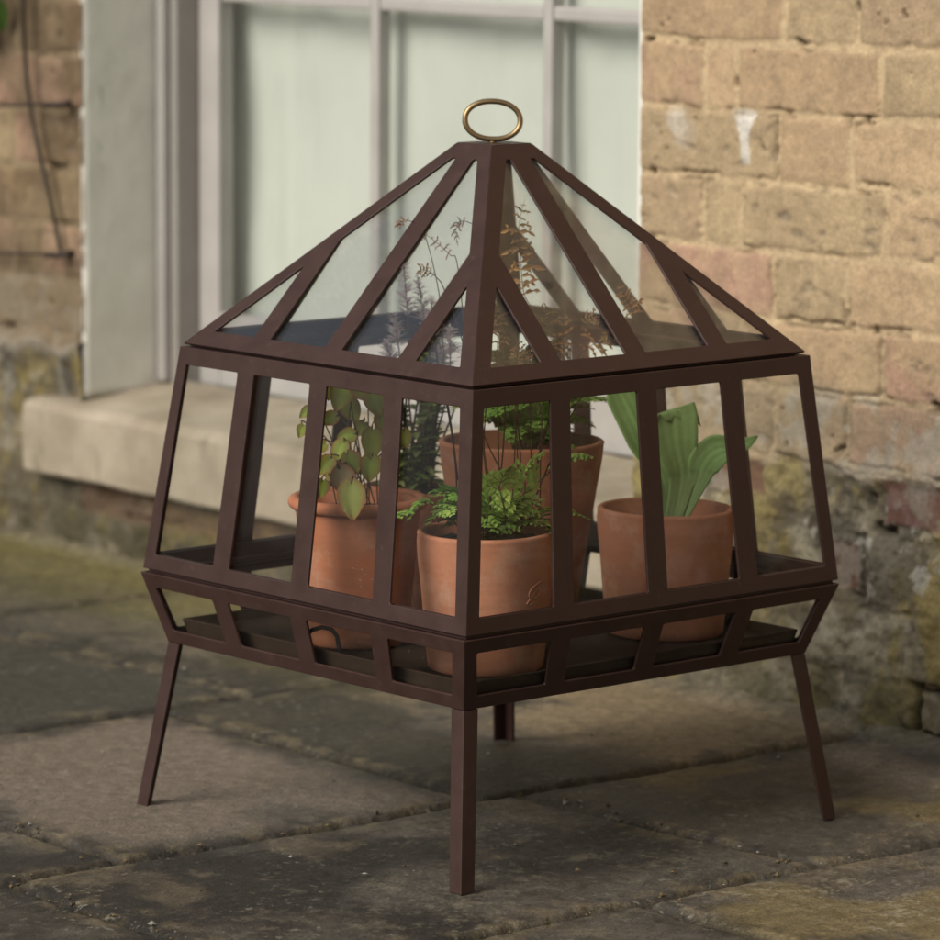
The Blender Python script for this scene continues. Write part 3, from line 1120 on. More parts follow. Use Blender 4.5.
# legs of angle iron
for k_ in range(4):
    mb = MB()
    c0, c1 = cl(k_, 'cb'), cl(k_, 'ft')
    e1 = (cl((k_ + 1) % 4, 'cb') - c0).normalized()
    e2 = (cl((k_ + 3) % 4, 'cb') - c0).normalized()
    vs = []
    secs = [(c0 + Vector((0, 0, -.0003)), .0175), (c0 + (c1 - c0) * .5, .0170), (c1, .0165)]
    for c, w_ in secs:
        t_ = .0032
        vs += [c, c + e1 * w_, c + e1 * w_ + e2 * t_, c + (e1 + e2) * t_, c + e2 * w_ + e1 * t_, c + e2 * w_]
    fs = []
    for i in range(2):
        for j in range(6):
            l = (j + 1) % 6
            fs.append((i * 6 + j, i * 6 + l, i * 6 + 6 + l, i * 6 + 6 + j))
    fs += [(0, 1, 2, 3), (0, 3, 4, 5), (12, 13, 14, 15), (12, 15, 16, 17)]
    mb.add(vs, fs)
    mb.build('leg', M_METAL, case, bevel=.0007)
# tray inside the basin
mb = MB()
prof = [(.296, .1682), (.3035, .1882), (.3018, .1890), (.298, .1886), (.291, .1805), (.0, .1805)]
n_ = len(prof)
vs = []
for k_ in range(4):
    for s_, z_ in prof[:-1]:
        vs.append(corner(k_, s_, z_))
fs = []
m_ = n_ - 1
for k_ in range(4):
    j = (k_ + 1) % 4
    for e in range(m_ - 1):
        fs.append((k_ * m_ + e, j * m_ + e, j * m_ + e + 1, k_ * m_ + e + 1))
fs.append(tuple(k_ * m_ + m_ - 1 for k_ in range(4)))
fs.append(tuple(k_ * m_ for k_ in range(4))[::-1])
mb.add(vs, fs)
tray = mb.build('tray', M_TRAY, case)
mb = MB()
hc = [at(303, 648, -.145), at(305, 637, -.145), at(312, 630, -.143), at(322, 627, -.141), at(331, 629, -.139), at(337, 636, -.137), at(339, 648, -.136), at(340, 658, -.136)]
mb.tube(hc, .0022, 8)
mb.build('handle', mat_plain('black_rubber', (.02, .02, .021), .5), tray, smooth=True)

# body
mb = MB()
qs = section(mb, 'bb', 'bt', lambda *q: four_openings(*q, .016, .0250, .0150, .0170))
ring(mb, LV['bb'][0] - .006, LV['bb'][0] - .026, LV['bb'][1] - .0036, LV['bb'][1] + .0004, OFF['bb'])
ring(mb, LV['bt'][0] - .006, LV['bt'][0] - .022, LV['bt'][1] - .0030, LV['bt'][1] - .0004, OFF['bt'])
ring(mb, LV['bb'][0] - .012, LV['bb'][0] - .015, LV['bb'][1] + .001, LV['bb'][1] + .014, OFF['bb'])
body = mb.build('body_frame', M_METAL, case)
for q in qs:
    pane(*q, .006, body)
# lid
mb = MB()
qs = section(mb, 'rb', 'top', lambda *q: roof_openings(*q, .0165, .0250, .0185, .018))
ring(mb, LV['rb'][0] - .007, LV['rb'][0] - .025, LV['rb'][1] - .0033, LV['rb'][1] - .0003, OFF['rb'])
ct = [corner(k_, LV['top'][0] - .0006, LV['top'][1] - .0022, OFF['top']) for k_ in range(4)]
cu_ = [corner(k_, LV['top'][0] - .0012, LV['top'][1] + .0004, OFF['top']) for k_ in range(4)]
mb.add(ct + cu_, [(0, 1, 2, 3), (7, 6, 5, 4)] + [(i, (i + 1) % 4, 4 + (i + 1) % 4, 4 + i) for i in range(4)])
lid = mb.build('lid', M_METAL, case)
for q in qs:
    pane(*q, .007, lid, mat=M_LIDGLASS)
mb = MB()
pts = []
for i in range(48):
    a = 2 * math.pi * i / 48
    x = .0268 * math.copysign(abs(math.cos(a)) ** .92, math.cos(a))
    z = .0182 * math.copysign(abs(math.sin(a)) ** .95, math.sin(a))
    pts.append(Vector((x + .0004, z * .08 + x * .12, .6842 + z - x * .03)))
mb.tube(pts, .0028, 12, closed=True)
mb.tube([Vector((.0004, 0, .6615)), Vector((.0004, 0, .6655))], [.0042, .0032], 12)
mb.build('ring_handle', M_BRASS, lid, smooth=True)

# ---------------------------------------------------------------- pots
TZ = .1808


def lathe(mb, c, prof, n=64, seed=0, wob=.0006):
    vs, fs = [], []
    for (r, z) in prof:
        for k_ in range(n):
            a = 2 * math.pi * k_ / n
            rr = r * (1 + .006 * math.sin(2 * a + seed)) + wob * mnoise.noise(Vector((math.cos(a) * 2, math.sin(a) * 2, z * 30 + seed)))
            vs.append((c[0] + rr * math.cos(a), c[1] + rr * math.sin(a), z + .0008 * math.sin(a + seed)))
    m = len(prof)
    for i in range(m - 1):
        for k_ in range(n):
            l = (k_ + 1) % n
            fs.append((i * n + k_, i * n + l, (i + 1) * n + l, (i + 1) * n + k_))
    fs.append(tuple(range(n))[::-1])
    fs.append(tuple((m - 1) * n + k_ for k_ in range(n)))
    mb.add(vs, fs)


def soil_disc(c, r, z, parent, seed):
    mb = MB()
    nr, na = 9, 36
    vs = [(c[0], c[1], z)]
    for i in range(1, nr + 1):
        for k_ in range(na):
            a = 2 * math.pi * k_ / na
            q = r * i / nr
            x, y = c[0] + q * math.cos(a), c[1] + q * math.sin(a)
            vs.append((x, y, z + .006 * mnoise.noise(Vector((x * 70, y * 70, seed))) + .003 * mnoise.noise(Vector((x * 200, y * 200, seed)))))
    fs = [(0, 1 + k_, 1 + (k_ + 1) % na) for k_ in range(na)]
    for i in range(nr - 1):
        for k_ in range(na):
            l = (k_ + 1) % na
            fs.append((1 + i * na + k_, 1 + (i + 1) * na + k_, 1 + (i + 1) * na + l, 1 + i * na + l))
    mb.add(vs, fs)
    mb.build('soil', M_SOIL, parent, smooth=True)


GP = 'terracotta pots inside the glass case'
PM1 = mat_terracotta('sanded_terracotta', (.44, .185, .100), (.36, .135, .070), 1)
PM2 = mat_terracotta('orange_terracotta', (.45, .165, .078), (.37, .128, .062), 2)
PM3 = mat_terracotta('old_terracotta', (.36, .140, .070), (.26, .095, .048), 3)
PM4 = mat_terracotta('smooth_terracotta', (.40, .165, .092), (.32, .122, .066), 4)
PM5 = mat_terracotta('dull_terracotta', (.30, .115, .060), (.24, .090, .048), 5)


def pot(c, R, zr, rb_, label, mat, seed, kind='plain', soil=.018):
    """c centre, R rim radius, zr rim height, rb_ base radius"""
    e = empty('terracotta_pot', (c[0], c[1], TZ), label, 'pot', GP)
    H = zr - TZ
    wall = .0075
    rz = lambda t: rb_ + (R - rb_) * t
    pr = [(rb_ - .003, TZ), (rb_, TZ + .003)]
    for i in range(1, 12):
        t = i / 12
        pr.append((rz(t), TZ + H * t))
    rim_obj = None
    if kind == 'rolled':
        Rb = R - .007
        rz2 = lambda t: rb_ + (Rb - rb_) * t
        pr = [(rb_ - .003, TZ), (rb_, TZ + .003)] + [(rz2(i / 12), TZ + H * i / 12) for i in range(1, 11)]
        pr += [(Rb - .0005, zr - .014), (Rb - .001, zr - .006), (Rb - .004, zr - .003), (Rb - wall - .003, zr - .004)]
        inner = Rb - wall - .004
    else:
        pr += [(R - .0015, zr - .004), (R - .0010, zr - .0015), (R - .0030, zr), (R - wall + .0015, zr), (R - wall, zr - .002)]
        inner = R - wall - .001
    zi = zr - soil
    pr += [(inner - .001, zi - .004), (inner * .5, zi - .012), (.002, zi - .012)]
    mb = MB()
    lathe(mb, c, pr, 72, seed)
    mb.build('pot_body', mat, e, smooth=True)
    if kind == 'rolled':
        mb = MB()
        rr = []
        for i in range(64):
            a = 2 * math.pi * i / 64
            q = R - .0062 + .0006 * math.sin(3 * a)
            rr.append(Vector((c[0] + q * math.cos(a), c[1] + q * math.sin(a), zr - .006)))
        mb.tube(rr, .0064, 12, closed=True)
        mb.build('rolled_rim', mat, e, smooth=True)
    soil_disc(c, inner - .0005, zi, e, seed)
    return e


P1 = (-.0036, -.185)
P2 = (-.1275, -.060)
P3 = (.0316, .070)
P4 = (.1731, .000)
P5 = (-.0760, .125)
pot1 = pot(P1, .0662, .3125, .054, 'sandy terracotta pot with a leaf stamp, nearest the front corner of the case', PM1, 1, soil=.012)
pot2 = pot(P2, .0680, .3250, .0485, 'orange terracotta pot with a thick rolled rim under the heart shaped leaves', PM2, 2, 'rolled', .016)
pot3 = pot(P3, .0835, .3625, .054, 'tallest tapered terracotta pot rising at the back behind the front fern', PM3, 3, soil=.020)
pot4 = pot(P4, .0690, .3065, .058, 'plain smooth terracotta pot holding the broad strap leaves on the right', PM4, 4, soil=.022)
pot5 = pot(P5, .0560, .3060, .042, 'half hidden dull terracotta pot behind the rolled rim pot', PM5, 5, soil=.006)
# stamped leaf emblem on the front pot
mb = MB()


def on_pot(c, R, rb_, zr, ang, z):
    t = (z - TZ) / (zr - TZ)
    r = rb_ + (R - rb_) * t + .0002
    return Vector((c[0] + r * math.cos(ang), c[1] + r * math.sin(ang), z))


def stamp(pts):
    mb.tube([on_pot(P1, .0662, .054, .3125, rad(-90) + a, z) for a, z in pts], .0007, 6)


cx, cz = .86, .262
leafo = []
for i in range(25):
    a = 2 * math.pi * i / 24
    x, y = .0085 * math.cos(a), .0048 * math.sin(a) * (1 - .3 * math.cos(a))
    leafo.append((cx + (x * .60 - y * .80) / .045, cz + (x * .80 + y * .60)))
stamp(leafo)
stamp([(cx - .19, cz - .0120), (cx - .11, cz - .0068), (cx, cz), (cx + .09, cz + .0055)])
stamp([(cx - .13, cz - .013), (cx - .05, cz - .0115), (cx + .02, cz - .009), (cx - .05, cz - .0072), (cx - .13, cz - .010)])
mb.build('leaf_stamp', PM1, pot1, smooth=True)

# ---------------------------------------------------------------- plants
rnd = random.Random(4)


def jit(c, a=.15):
    k_ = 1 + rnd.uniform(-a, a)
    return tuple(max(0.002, v * k_ * (1 + rnd.uniform(-.06, .06))) for v in c)


def spline(pts, n):
    pts = [Vector(p) for p in pts]
    out = []
    m = len(pts)
    for i in range(m - 1):
        p0, p1, p2, p3 = pts[max(i - 1, 0)], pts[i], pts[i + 1], pts[min(i + 2, m - 1)]
        for k_ in range(n):
            t = k_ / n
            out.append(.5 * ((2 * p1) + (p2 - p0) * t + (2 * p0 - 5 * p1 + 4 * p2 - p3) * t * t + (3 * p1 - p0 - 3 * p2 + p3) * t ** 3))
    out.append(pts[-1])
    return out


def leaflet(mb, p, d, nrm, L, w, col, tip=None, lobes=0, cup=.15):
    """small pointed leaf with a folded midrib"""
    d = d.normalized()
    s = d.cross(nrm)
    s = s.normalized() if s.length > 1e-6 else d.orthogonal().normalized()
    up = s.cross(d).normalized()
    vs = [p]
    prof = [(.22, .75), (.48, 1.0), (.75, .62)]
    for t, k_ in prof:
        c = p + d * L * t + up * (-.12 * L * t * t)
        vs += [c + s * w * k_ * .5 + up * w * cup * k_, c, c - s * w * k_ * .5 + up * w * cup * k_]
    vs.append(p + d * L + up * (-.15 * L))
    fs = [(0, 2, 1), (0, 3, 2)]
    for i in range(2):
        b0, b1 = 1 + i * 3, 4 + i * 3
        fs += [(b0, b0 + 1, b1 + 1, b1), (b0 + 1, b0 + 2, b1 + 2, b1 + 1)]
    fs += [(7, 8, 10), (8, 9, 10)]
    b_ = len(mb.v)
    mb.add(vs, fs, col)
    if tip:
        mb.c[-1] = tip


def fern_frond(name, pts, width, col, stemcol, parent, mat, npin=12, start=.25, npl=5, dead=0.0, r=.0009, fold=.25, curl=0):
    """rachis along pts; lobed pinnae on both sides, each with its own pinnules"""
    mb = MB()
    path = spline(pts, 8)
    m = len(path)
    mb.tube(path, [r * (1 - .75 * i / (m - 1)) for i in range(m)], 5, col=stemcol)
    for k_ in range(npin):
        t = start + (1 - start) * (k_ + .5) / npin
        f = t * (m - 1)
        i = min(int(f), m - 2)
        p = path[i].lerp(path[i + 1], f - i)
        tg = (path[i + 1] - path[i]).normalized()
        side = tg.cross(Vector((0, 0, 1)))
        if side.length < .25:
            side = tg.cross(Vector((.5, -.8, 0)))
        side.normalize()
        if dead:
            side = tg.cross(Vector((rnd.uniform(-.4, .4), -1, rnd.uniform(-.2, .5)))).normalized()
        nrm = side.cross(tg).normalized()
        if nrm.z < 0:
            nrm = -nrm
        q = (t - start) / (1 - start)
        Lp = width * (math.sin(math.pi * min(1, .22 + q * .80)) ** .8) * rnd.uniform(.8, 1.12)
        if q > .85:
            Lp *= .75
        for sg in (1, -1):
            if dead and rnd.random() < .12 * dead:
                continue
            d = (side * sg * (1 - .0 * q) + tg * (.35 + .5 * q) + nrm * fold * (1 - dead) + Vector((0, 0, -1)) * dead * rnd.uniform(-.1, .9)).normalized()
            if dead:
                Lp2 = Lp * rnd.uniform(.55, 1.15)
                d = (d + Vector((rnd.uniform(-.4, .4), rnd.uniform(-.4, .4), rnd.uniform(-.5, .25)))).normalized()
                q1 = p + d * Lp2 * .5
                d2 = (d + Vector((0, 0, -.5)) + tg * rnd.uniform(-.4, .5)).normalized()
                leaflet(mb, p, d, nrm, Lp2 * .62, Lp2 * .26, jit(col, .3), cup=.6)
                leaflet(mb, q1, d2, nrm, Lp2 * .55, Lp2 * .20, jit(col, .3), cup=.6)
                for s3 in (.3, .6):
                    leaflet(mb, p + d * Lp2 * s3, (d * .5 + tg * rnd.choice((-1, 1)) + nrm * rnd.uniform(-.5, .5)).normalized(), nrm, Lp2 * .28, Lp2 * .15, jit(col, .3), cup=.5)
                continue
            if npl <= 1:
                leaflet(mb, p, d, nrm, Lp, Lp * (.30 if dead else .42), jit(col, .25), cup=.5 if dead else .15)
                continue
            # pinna axis bends
            prev = p
            for j in range(npl):
                a = (j + .6) / npl
                bend = nrm * (-(.25 + dead * .8) * a * a * Lp) + tg * (.15 * a * a * Lp)
                c = p + d * Lp * a * .92 + bend
                pl = Lp * (.52 - .14 * (dead > 0)) * (1 - a * .60) + .0016
                ax = (c - prev).normalized() if (c - prev).length > 1e-6 else d
                sd = ax.cross(nrm)
                sd = sd.normalized() if sd.length > 1e-5 else side
                for s2 in (1, -1):
                    dd = (sd * s2 + ax * .75 + nrm * rnd.uniform(-.15, .25) + Vector((0, 0, -1)) * dead * rnd.uniform(-.3, .9)).normalized()
                    leaflet(mb, c, dd, nrm, pl * rnd.uniform(.85, 1.15), pl * (.74 - dead * .2), jit(col, .2))
                prev = c
            leaflet(mb, prev, (prev - p).normalized(), nrm, Lp * .20, Lp * .10, jit(col, .2))
            mb.tube([p, p.lerp(prev, .5) + nrm * .0004, prev], [.0005, .0004, .0002], 4, col=stemcol)
    return mb.build(name, mat, parent, smooth=False, fix=False)


GREEN = (.160, .290, .045)
GREEN2 = (.300, .440, .095)
DEEP = (.240, .310, .095)
BROWN = (.430, .225, .092)
BROWN2 = (.330, .195, .110)
REDST = (.055, .022, .014)
GPL = 'plants growing in the terracotta pots'


def arch(c, z, az, reach, rise, drop):
    d = Vector((math.cos(az), math.sin(az), 0))
    b_ = Vector((c[0], c[1], z)) + d * .006 + Vector((rnd.uniform(-.01, .01), rnd.uniform(-.01, .01), 0))
    return [b_, b_ + d * reach * .25 + Vector((0, 0, rise * .65)), b_ + d * reach * .62 + Vector((0, 0, rise)), b_ + d * reach + Vector((0, 0, rise - drop))]


# 1 front fern: low fresh green fronds + tall dry ones reaching up into the lid
fern1 = empty('fern', (P1[0], P1[1], .300), 'small green fern with tall dry brown fronds in the front leaf stamped pot', 'fern', GPL)
z1 = .301
for i in range(17):
    az = 2 * math.pi * i / 17 + rnd.uniform(-.25, .25)
    rc = rnd.uniform(.034, .062)
    fern_frond('frond', arch(P1, z1, az, rc, rnd.uniform(.020, .050), rnd.uniform(.000, .016)), rnd.uniform(.019, .027),
               jit(GREEN if rnd.random() < .6 else GREEN2, .15), (.06, .06, .02), fern1, M_FERN, rnd.randint(5, 7), .18, 3)
for tgt in ([at(430, 503, -.18), at(412, 511, -.18), at(399, 514, -.18)], [at(478, 520, -.2), at(480, 490, -.2), at(470, 470, -.2)],
            [at(520, 505, -.21), at(527, 470, -.21), at(545, 452, -.21)], [at(535, 515, -.19), at(562, 511, -.18), at(590, 519, -.17)],
            [at(505, 520, -.22), at(500, 485, -.23), at(512, 466, -.24)], [at(552, 470, -.17), at(570, 458, -.16), at(590, 456, -.15)]):
    b_ = Vector((P1[0] + rnd.uniform(-.02, .02), P1[1] + rnd.uniform(-.02, .02), z1))
    fern_frond('frond', [b_] + tgt, .019, jit(GREEN2, .12), (.07, .07, .02), fern1, M_FERN, 8, .3, 3)
dry = [
    ([(531, 518, -.19), (531, 440, -.16), (529, 370, -.11), (534, 319, -.08), (524, 293, -.06), (521, 263, -.05), (519, 227, -.045), (525, 199, -.04)], .021, 15, .55, BROWN),
    ([(520, 515, -.2), (517, 440, -.17), (518, 400, -.16), (557, 372, -.12), (563, 350, -.1), (563, 322, -.09), (562, 305, -.09)], .014, 7, .62, BROWN),
    ([(527, 515, -.19), (545, 430, -.12), (568, 380, -.08), (571, 345, -.07), (582, 323, -.07), (593, 317, -.07), (600, 325, -.07)], .011, 9, .62, BROWN2),
    ([(525, 515, -.19), (550, 420, -.1), (572, 367, -.07), (586, 349, -.06), (603, 341, -.05), (620, 336, -.05)], .015, 8, .55, BROWN),
    ([(506, 480, -.2), (484, 435, -.19), (470, 380, -.17), (458, 268, -.11), (450, 255, -.1), (436, 242, -.09), (422, 232, -.085)], .0095, 7, .66, BROWN2),
    ([(490, 497, -.2), (478, 420, -.19), (462, 340, -.16), (444, 289, -.13), (437, 278, -.125), (428, 271, -.12), (420, 270, -.12), (418, 275, -.12)], .0075, 8, .60, BROWN2),
    ([(490, 500, -.2), (484, 440, -.18), (492, 330, -.1), (480, 235, -.06), (470, 223, -.06), (459, 222, -.06), (456, 232, -.06), (458, 246, -.06)], .0085, 9, .62, BROWN2),
    ([(458, 480, -.19), (452, 430, -.17), (445, 380, -.13), (440, 300, -.08), (424, 233, -.06), (410, 221, -.055), (401, 222, -.05), (397, 229, -.05)], .008, 6, .72, BROWN2),
    ([(530, 510, -.18), (580, 400, -.1), (634, 345, -.05), (634, 315, -.04), (626, 298, -.035), (619, 284, -.03)], .015, 8, .6, BROWN),
    ([(500, 515, -.2), (498, 420, -.2), (497, 365, -.19), (498, 330, -.17), (496, 308, -.155)], .014, 8, .62, BROWN2),
    ([(512, 515, -.2), (516, 430, -.19), (520, 385, -.18), (525, 360, -.165), (515, 340, -.16)], .015, 7, .62, BROWN),
    ([(540, 512, -.18), (541, 440, -.15), (545, 380, -.12), (541, 345, -.11), (544, 318, -.1), (548, 306, -.1)], .017, 10, .55, (.13, .11, .035)),
]
for pts, w_, npn, st, col in dry:
    fern_frond('dried_frond', [at(*p) for p in pts], w_, jit(col, .1), REDST, fern1, M_DRY, npn, st, 1, dead=.55, r=.00075)
for (a, b_) in (((447, 405, -.19), (458, 480, -.19)), ((484, 449, -.21), (490, 500, -.21)), ((517, 403, -.2), (518, 500, -.2)), ((505, 404, -.2), (492, 500, -.2))):
    mb = MB()
    p, q = at(*a), at(*b_)
    q.z = min(q.z, .315)
    mb.tube(spline([q, q.lerp(p, .5) + Vector((.003, 0, 0)), p, p + (p - q) * .6 + Vector((rnd.uniform(-.01, .01), .03, 0))], 6), .0008, 5, col=REDST)
    mb.build('dry_stem', M_DRY, fern1, smooth=True, fix=False)

# 3 back fern in the tall pot
fern3 = empty('fern', (P3[0], P3[1], .343), 'leafy green fern spreading over the tallest pot at the back', 'fern', GPL)
for i in range(22):
    az = 2 * math.pi * i / 22 + rnd.uniform(-.25, .25)
    fern_frond('frond', arch(P3, .344, az, rnd.uniform(.045, .085), rnd.uniform(.035, .075), rnd.uniform(.0, .022)), rnd.uniform(.018, .026),
               jit(GREEN if rnd.random() < .55 else GREEN2, .18), (.05, .055, .02), fern3, M_FERN, rnd.randint(7, 9), .2, 3)
for tgt, col in (([(560, 412, .05), (590, 400, .04), (625, 401, .03), (652, 405, .02)], GREEN2), ([(520, 390, .05), (505, 365, .04), (497, 350, .02)], (.12, .15, .03)),
                 ([(535, 385, .05), (530, 360, .04), (540, 335, .03)], (.12, .12, .035)), ([(515, 395, .05), (510, 375, .02), (520, 355, 0)], (.13, .15, .035)),
                 ([(545, 390, .06), (556, 365, .06), (560, 338, .06)], (.15, .10, .04)), ([(560, 395, .07), (575, 372, .07), (586, 352, .07)], (.11, .12, .03)),
                 ([(505, 395, .0), (497, 375, -.03), (503, 362, -.05)], (.17, .10, .045))):
    fern_frond('frond', [Vector((P3[0], P3[1] - .01, .344))] + [at(*p) for p in tgt], .020, jit(col, .1), (.06, .045, .02), fern3, M_FERN, 10, .3, 3)

# 2 heart leaved plant in the rolled rim pot
heart = empty('heart_leaf_plant', (P2[0], P2[1], .31), 'trailing plant with red edged heart shaped leaves in the rolled rim pot', 'plant', GPL)


def heart_leaf(mb, base, d, nrm, L, w, col, ecol):
    d = d.normalized()
    s = d.cross(nrm).normalized()
    up = s.cross(d).normalized()
    rows, nc = 9, 6
    vs, cs, fs = [], [], []
    for i in range(rows + 1):
        t = i / rows
        hw_ = w * .5 * (math.sin(math.pi * (t ** .62)) ** .8 if 0 < t < 1 else (.25 if t == 0 else 0.02))
        for j in range(-nc // 2, nc // 2 + 1):
            f = j / (nc / 2)
            back = -.20 * L * (1 - t) ** 3 * abs(f) ** 1.0
            z = w * (.16 * abs(f) - .05 * f * f) - .12 * L * t * t + .02 * w * math.sin(7 * t + 3 * f)
            vs.append(base + d * (L * t + back) + s * (f * hw_) + up * z)
            k_ = max(abs(f) ** 3, t ** 6)
            vein = .18 if (j == 0) else 0
            cs.append(tuple(a * (1 - k_ * .75) + b_ * k_ * .75 + vein * a for a, b_ in zip(col, ecol)))
    m = nc + 1
    for i in range(rows):
        for j in range(nc):
            fs.append((i * m + j, i * m + j + 1, (i + 1) * m + j + 1, (i + 1) * m + j))
    b0 = len(mb.v)
    mb.v += [tuple(v) for v in vs]
    mb.c += cs
    mb.f += [tuple(b0 + q for q in f) for f in fs]


OL = (.240, .290, .048)
RE = (.300, .070, .026)
hl = [(305, 413, -.07, 20, 220), (301, 432, -.07, 18, 250), (327, 420, -.05, 26, 200), (340, 398, -.06, 40, 250), (352, 412, -.05, 34, 300),
      (364, 394, -.06, 34, 320), (376, 404, -.08, 40, 285), (372, 446, -.10, 40, 270), (345, 436, -.08, 24, 190), (339, 452, -.09, 28, 240),
      (324, 467, -.10, 28, 230), (321, 490, -.11, 24, 260), (353, 464, -.10, 30, 300), (370, 470, -.10, 34, 262), (331, 475, -.08, 22, 280),
      (376, 388, -.05, 28, 330), (333, 391, -.04, 30, 240), (318, 448, -.06, 22, 210), (405, 440, -.07, 26, 280), (385, 425, -.05, 30, 300),
      (360, 430, -.04, 22, 240), (393, 462, -.08, 22, 290)]
for (x, y, dep, sz, ang) in hl:
    mb = MB()
    c = at(x, y, dep)
    a = rad(ang)
    L = sz / 1040 * .74
    d = Vector((math.cos(a), rnd.uniform(-.5, .1), math.sin(a)))
    nrm = Vector((rnd.uniform(-.5, .4), -1, rnd.uniform(.2, .9)))
    d.normalize()
    base = c - d * L * .5
    heart_leaf(mb, base, d, nrm, L, L * rnd.uniform(.8, .98), jit(OL, .3), jit(RE, .3))
    nst = len(mb.v)
    root = Vector((P2[0] + rnd.uniform(-.02, .02), P2[1] + rnd.uniform(-.02, .02), .309))
    mb.tube(spline([root, root.lerp(base, .55) + Vector((0, 0, .02)), base + Vector((0, .004, .004)), base], 6), .0007, 5, col=(.09, .05, .025))
    mb.build('leaf', M_HEART, heart, smooth=True, fix=False)
for (x, y, dep, sz, ang, col) in ((346, 485, -.128, 33, 292, (.38, .31, .17)), (352, 503, -.146, 38, 272, (.27, .31, .085))):
    mb = MB()
    c = at(x, y, dep)
    a = rad(ang)
    L = sz / 1040 * .95
    d = Vector((math.cos(a), -.12, math.sin(a))).normalized()
    base = c - d * L * .5
    heart_leaf(mb, base, d, Vector((-.2, -1, .45)), L, L * .82, col, jit(RE, .1))
    root = Vector((P2[0], P2[1], .309))
    mb.tube(spline([root, root.lerp(base, .6) + Vector((0, 0, .022)), base], 6), .0008, 5, col=(.10, .05, .025))
    mb.build('leaf', M_HEART, heart, smooth=True, fix=False)

# 4 broad strap leaves
strap = empty('strap_leaf_plant', (P4[0], P4[1], .284), 'plant with broad torn blue green strap leaves in the right hand pot', 'plant', GPL)


def blade(pts, ws, col, notch=0, facing=Vector((0, -1, .25)), cupk=.10):
    mb = MB()
    path = spline(pts, 8)
    m = len(path)
    nc = 10
    vs, cs, fs = [], [], []
    for i, p in enumerate(path):
        t = i / (m - 1)
        f = t * (len(ws) - 1)
        k_ = min(int(f), len(ws) - 2)
        w_ = ws[k_] + (ws[k_ + 1] - ws[k_]) * (f - k_)
        a, b_ = path[max(i - 1, 0)], path[min(i + 1, m - 1)]
        tg = (b_ - a).normalized()
        s = tg.cross(facing).normalized()
        up = s.cross(tg)
        for j in range(nc + 1):
            g_ = j / nc * 2 - 1
            lift = w_ * cupk * (g_ * g_) + .0012 * math.sin(9 * t + 2.5 * g_) * abs(g_)
            tear = 0
            if notch and i >= m - 3:
                tear = -(.006 * notch * (.5 + .5 * math.sin(j * 1.9 + 1.0)) + .011 * notch * j / nc) * (i - (m - 4)) / 3
            vs.append(p + s * (g_ * w_ / 2) - up * (-lift) + tg * tear)
            sh = 1 + .26 * math.cos(g_ * 14) * .5 + (.18 if abs(g_) < .05 else 0) + rnd.uniform(-.04, .04)
            pale = max(0, .35 - t) * 1.4
            cs.append(tuple(c * sh * (1 - pale) + q * pale for c, q in zip(col, (.20, .22, .13))))
    for i in range(m - 1):
        for j in range(nc):
            q = nc + 1
            fs.append((i * q + j, i * q + j + 1, (i + 1) * q + j + 1, (i + 1) * q + j))
    mb.v, mb.f, mb.c = [tuple(v) for v in vs], fs, cs
    o = mb.build('leaf', M_STRAP, strap, smooth=True, fix=False)
    so_ = o.modifiers.new('thickness', 'SOLIDIFY')
    so_.thickness = .0006
    return o


SC = (.230, .360, .110)
px = 1 / 1030
blade([(.168, -.002, .286), at(664, 482, -.005), at(643, 440, .0), at(622, 397, .01), at(616, 385, .012)], [.012, .020, .036, .034, .016], SC, .8, Vector((.35, -1, .2)))
blade([(.178, -.006, .286), at(682, 480, -.012), at(677, 445, -.018), at(674, 418, -.02), at(671, 406, -.021)], [.013, .026, .040, .046, .045], jit(SC, .05), 1.7, Vector((.1, -1, .15)))
blade([(.184, -.006, .286), at(697, 484, -.012), at(704, 464, -.016), at(717, 451, -.02), at(738, 447, -.024), at(758, 436, -.026)], [.009, .019, .032, .033, .018, .001], jit(SC, .05), 0, Vector((-.1, -1, .15)), .08)
blade([(.190, .0, .286), at(692, 500, .004), at(700, 480, .006), at(703, 470, .008)], [.007, .007, .005, .001], (.15, .12, .07), 0)

# 5 upright plant with dry flower spikes behind
up5 = empty('spire_plant', (P5[0], P5[1], .30), 'upright bushy plant with pale dry flower spikes behind the heart leaved plant', 'plant', GPL)
for i in range(11):
    mb = MB()
    a = rnd.uniform(0, 6.28)
    r_ = rnd.uniform(.004, .036)
    b_ = Vector((P5[0] + r_ * math.cos(a), P5[1] + r_ * math.sin(a), .300))
    h_ = rnd.uniform(.09, .17)
    lean = Vector((rnd.uniform(-.025, .025), rnd.uniform(-.02, .02), 0))
    path = spline([b_, b_ + Vector((0, 0, h_ * .5)) + lean * .3, b_ + Vector((0, 0, h_)) + lean], 10)
    mb.tube(path, .0011, 5, col=(.05, .05, .025))
    for j in range(2, len(path)):
        for q in range(2):
            an = rnd.uniform(0, 6.28)
            d = Vector((math.cos(an), math.sin(an), rnd.uniform(-.2, .7)))
            L = rnd.uniform(.018, .034) * (1 - .4 * j / len(path))
            leaflet(mb, path[j], d, Vector((0, 0, 1)), L, L * .48, jit(DEEP if rnd.random() < .6 else (.28, .33, .12), .25))
    mb.build('leafy_stem', M_SPIKE, up5, fix=False)
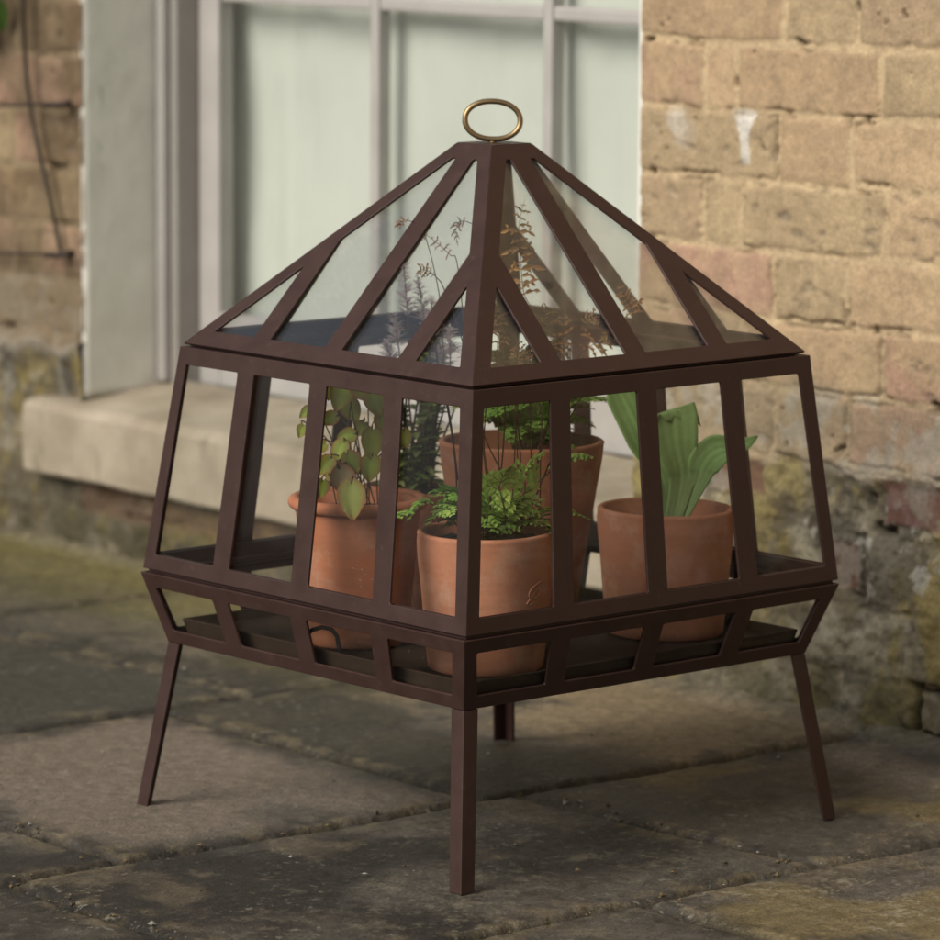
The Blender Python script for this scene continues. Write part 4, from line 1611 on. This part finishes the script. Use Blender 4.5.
for (x, y, x2, y2, dep) in ((404, 266, 409, 400, .05), (418, 279, 432, 400, .06), (394, 316, 402, 400, .07), (431, 300, 438, 400, .05),
                            (450, 330, 446, 400, .06), (441, 345, 440, 400, .08), (470, 335, 458, 400, .07), (385, 343, 402, 400, .06)):
    mb = MB()
    tip, mid = at(x, y, dep), at(x2, y2, .10)
    root = Vector((P5[0] + rnd.uniform(-.02, .02), P5[1] + rnd.uniform(-.02, .02), .300))
    path = spline([root, mid, mid.lerp(tip, .5) + Vector((.002, 0, 0)), tip], 14)
    mb.tube(path, [.0013 * (1 - .6 * i / (len(path) - 1)) for i in range(len(path))], 5, col=(.14, .11, .085))
    n_ = len(path)
    for j in range(int(n_ * .76), n_):
        t = (j - n_ * .76) / (n_ * .24)
        for q in range(10):
            an = rnd.uniform(0, 6.28)
            d = Vector((math.cos(an), math.sin(an), rnd.uniform(.1, .9)))
            L = .0165 * (1 - .62 * t) * rnd.uniform(.6, 1.1)
            leaflet(mb, path[j] + Vector((0, 0, rnd.uniform(-.003, .003))), d, Vector((0, 0, 1)), L, L * .24, jit((.80, .70, .68), .1))
    mb.build('flower_spike', M_PLUME, up5, fix=False)

# ---------------------------------------------------------------- climber and its wires on the left pier
vine = empty('climber_plant', W(-1.70, .02, 0), 'thin brown climber stem rising to green leaves on the left brick pier', 'climbing plant')
mb = MB()
mb.tube(spline([W(-1.585, .012, .398), W(-1.60, .016, .46), W(-1.64, .020, .58), W(-1.655, .022, .70), W(-1.655, .022, .95), W(-1.66, .02, 1.5)], 8), .0030, 8)
mb.c = [(.06, .045, .03)] * len(mb.v)
mb.build('stem', M_VINE, vine, smooth=True)
for i in range(60):
    mb = MB()
    u, z = rnd.gauss(-1.79, .055), rnd.uniform(.66, 1.25)
    if i < 14:
        u, z = rnd.uniform(-1.78, -1.665), rnd.uniform(.70, .80)
    elif z < .70 and u > -1.74:
        continue
    c = W(u, rnd.uniform(.015, .07), z)
    d = Vector((rnd.uniform(-1, 1), rnd.uniform(-1, .2), rnd.uniform(-1, .3)))
    heart_leaf(mb, c, d, Vector((rnd.uniform(-.5, .3), -1, .6)), rnd.uniform(.03, .05), rnd.uniform(.022, .035), jit((.055, .11, .02), .3), jit((.05, .10, .02), .2))
    mb.build('leaf', M_VINE, vine, smooth=True, fix=False)
for z, lab in ((.595, 'upper thin rusty training wire stretched across the left brick pier'),
               (.395, 'lower thin rusty training wire stretched across the left brick pier')):
    e = empty('training_wire', W(-1.60, .02, z), lab, 'wire', 'training wires on the left brick pier')
    mb = MB()
    mb.tube(spline([W(-2.6, .018, z - .01), W(-2.1, .022, z - .016), W(-1.75, .022, z - .008), W(-1.59, .022, z + .002)], 8), .0022, 8)
    mb.build('wire', M_WIRE, e, smooth=True)
    mb = MB()
    mb.tube([W(-1.575, -.008, z + .003), W(-1.575, .030, z + .001)], [.0055, .004], 8)
    mb.tube([W(-1.605, .022, z - .001), W(-1.552, .022, z + .004)], .0042, 8)
    mb.build('vine_eye', M_WIRE, e, smooth=True)
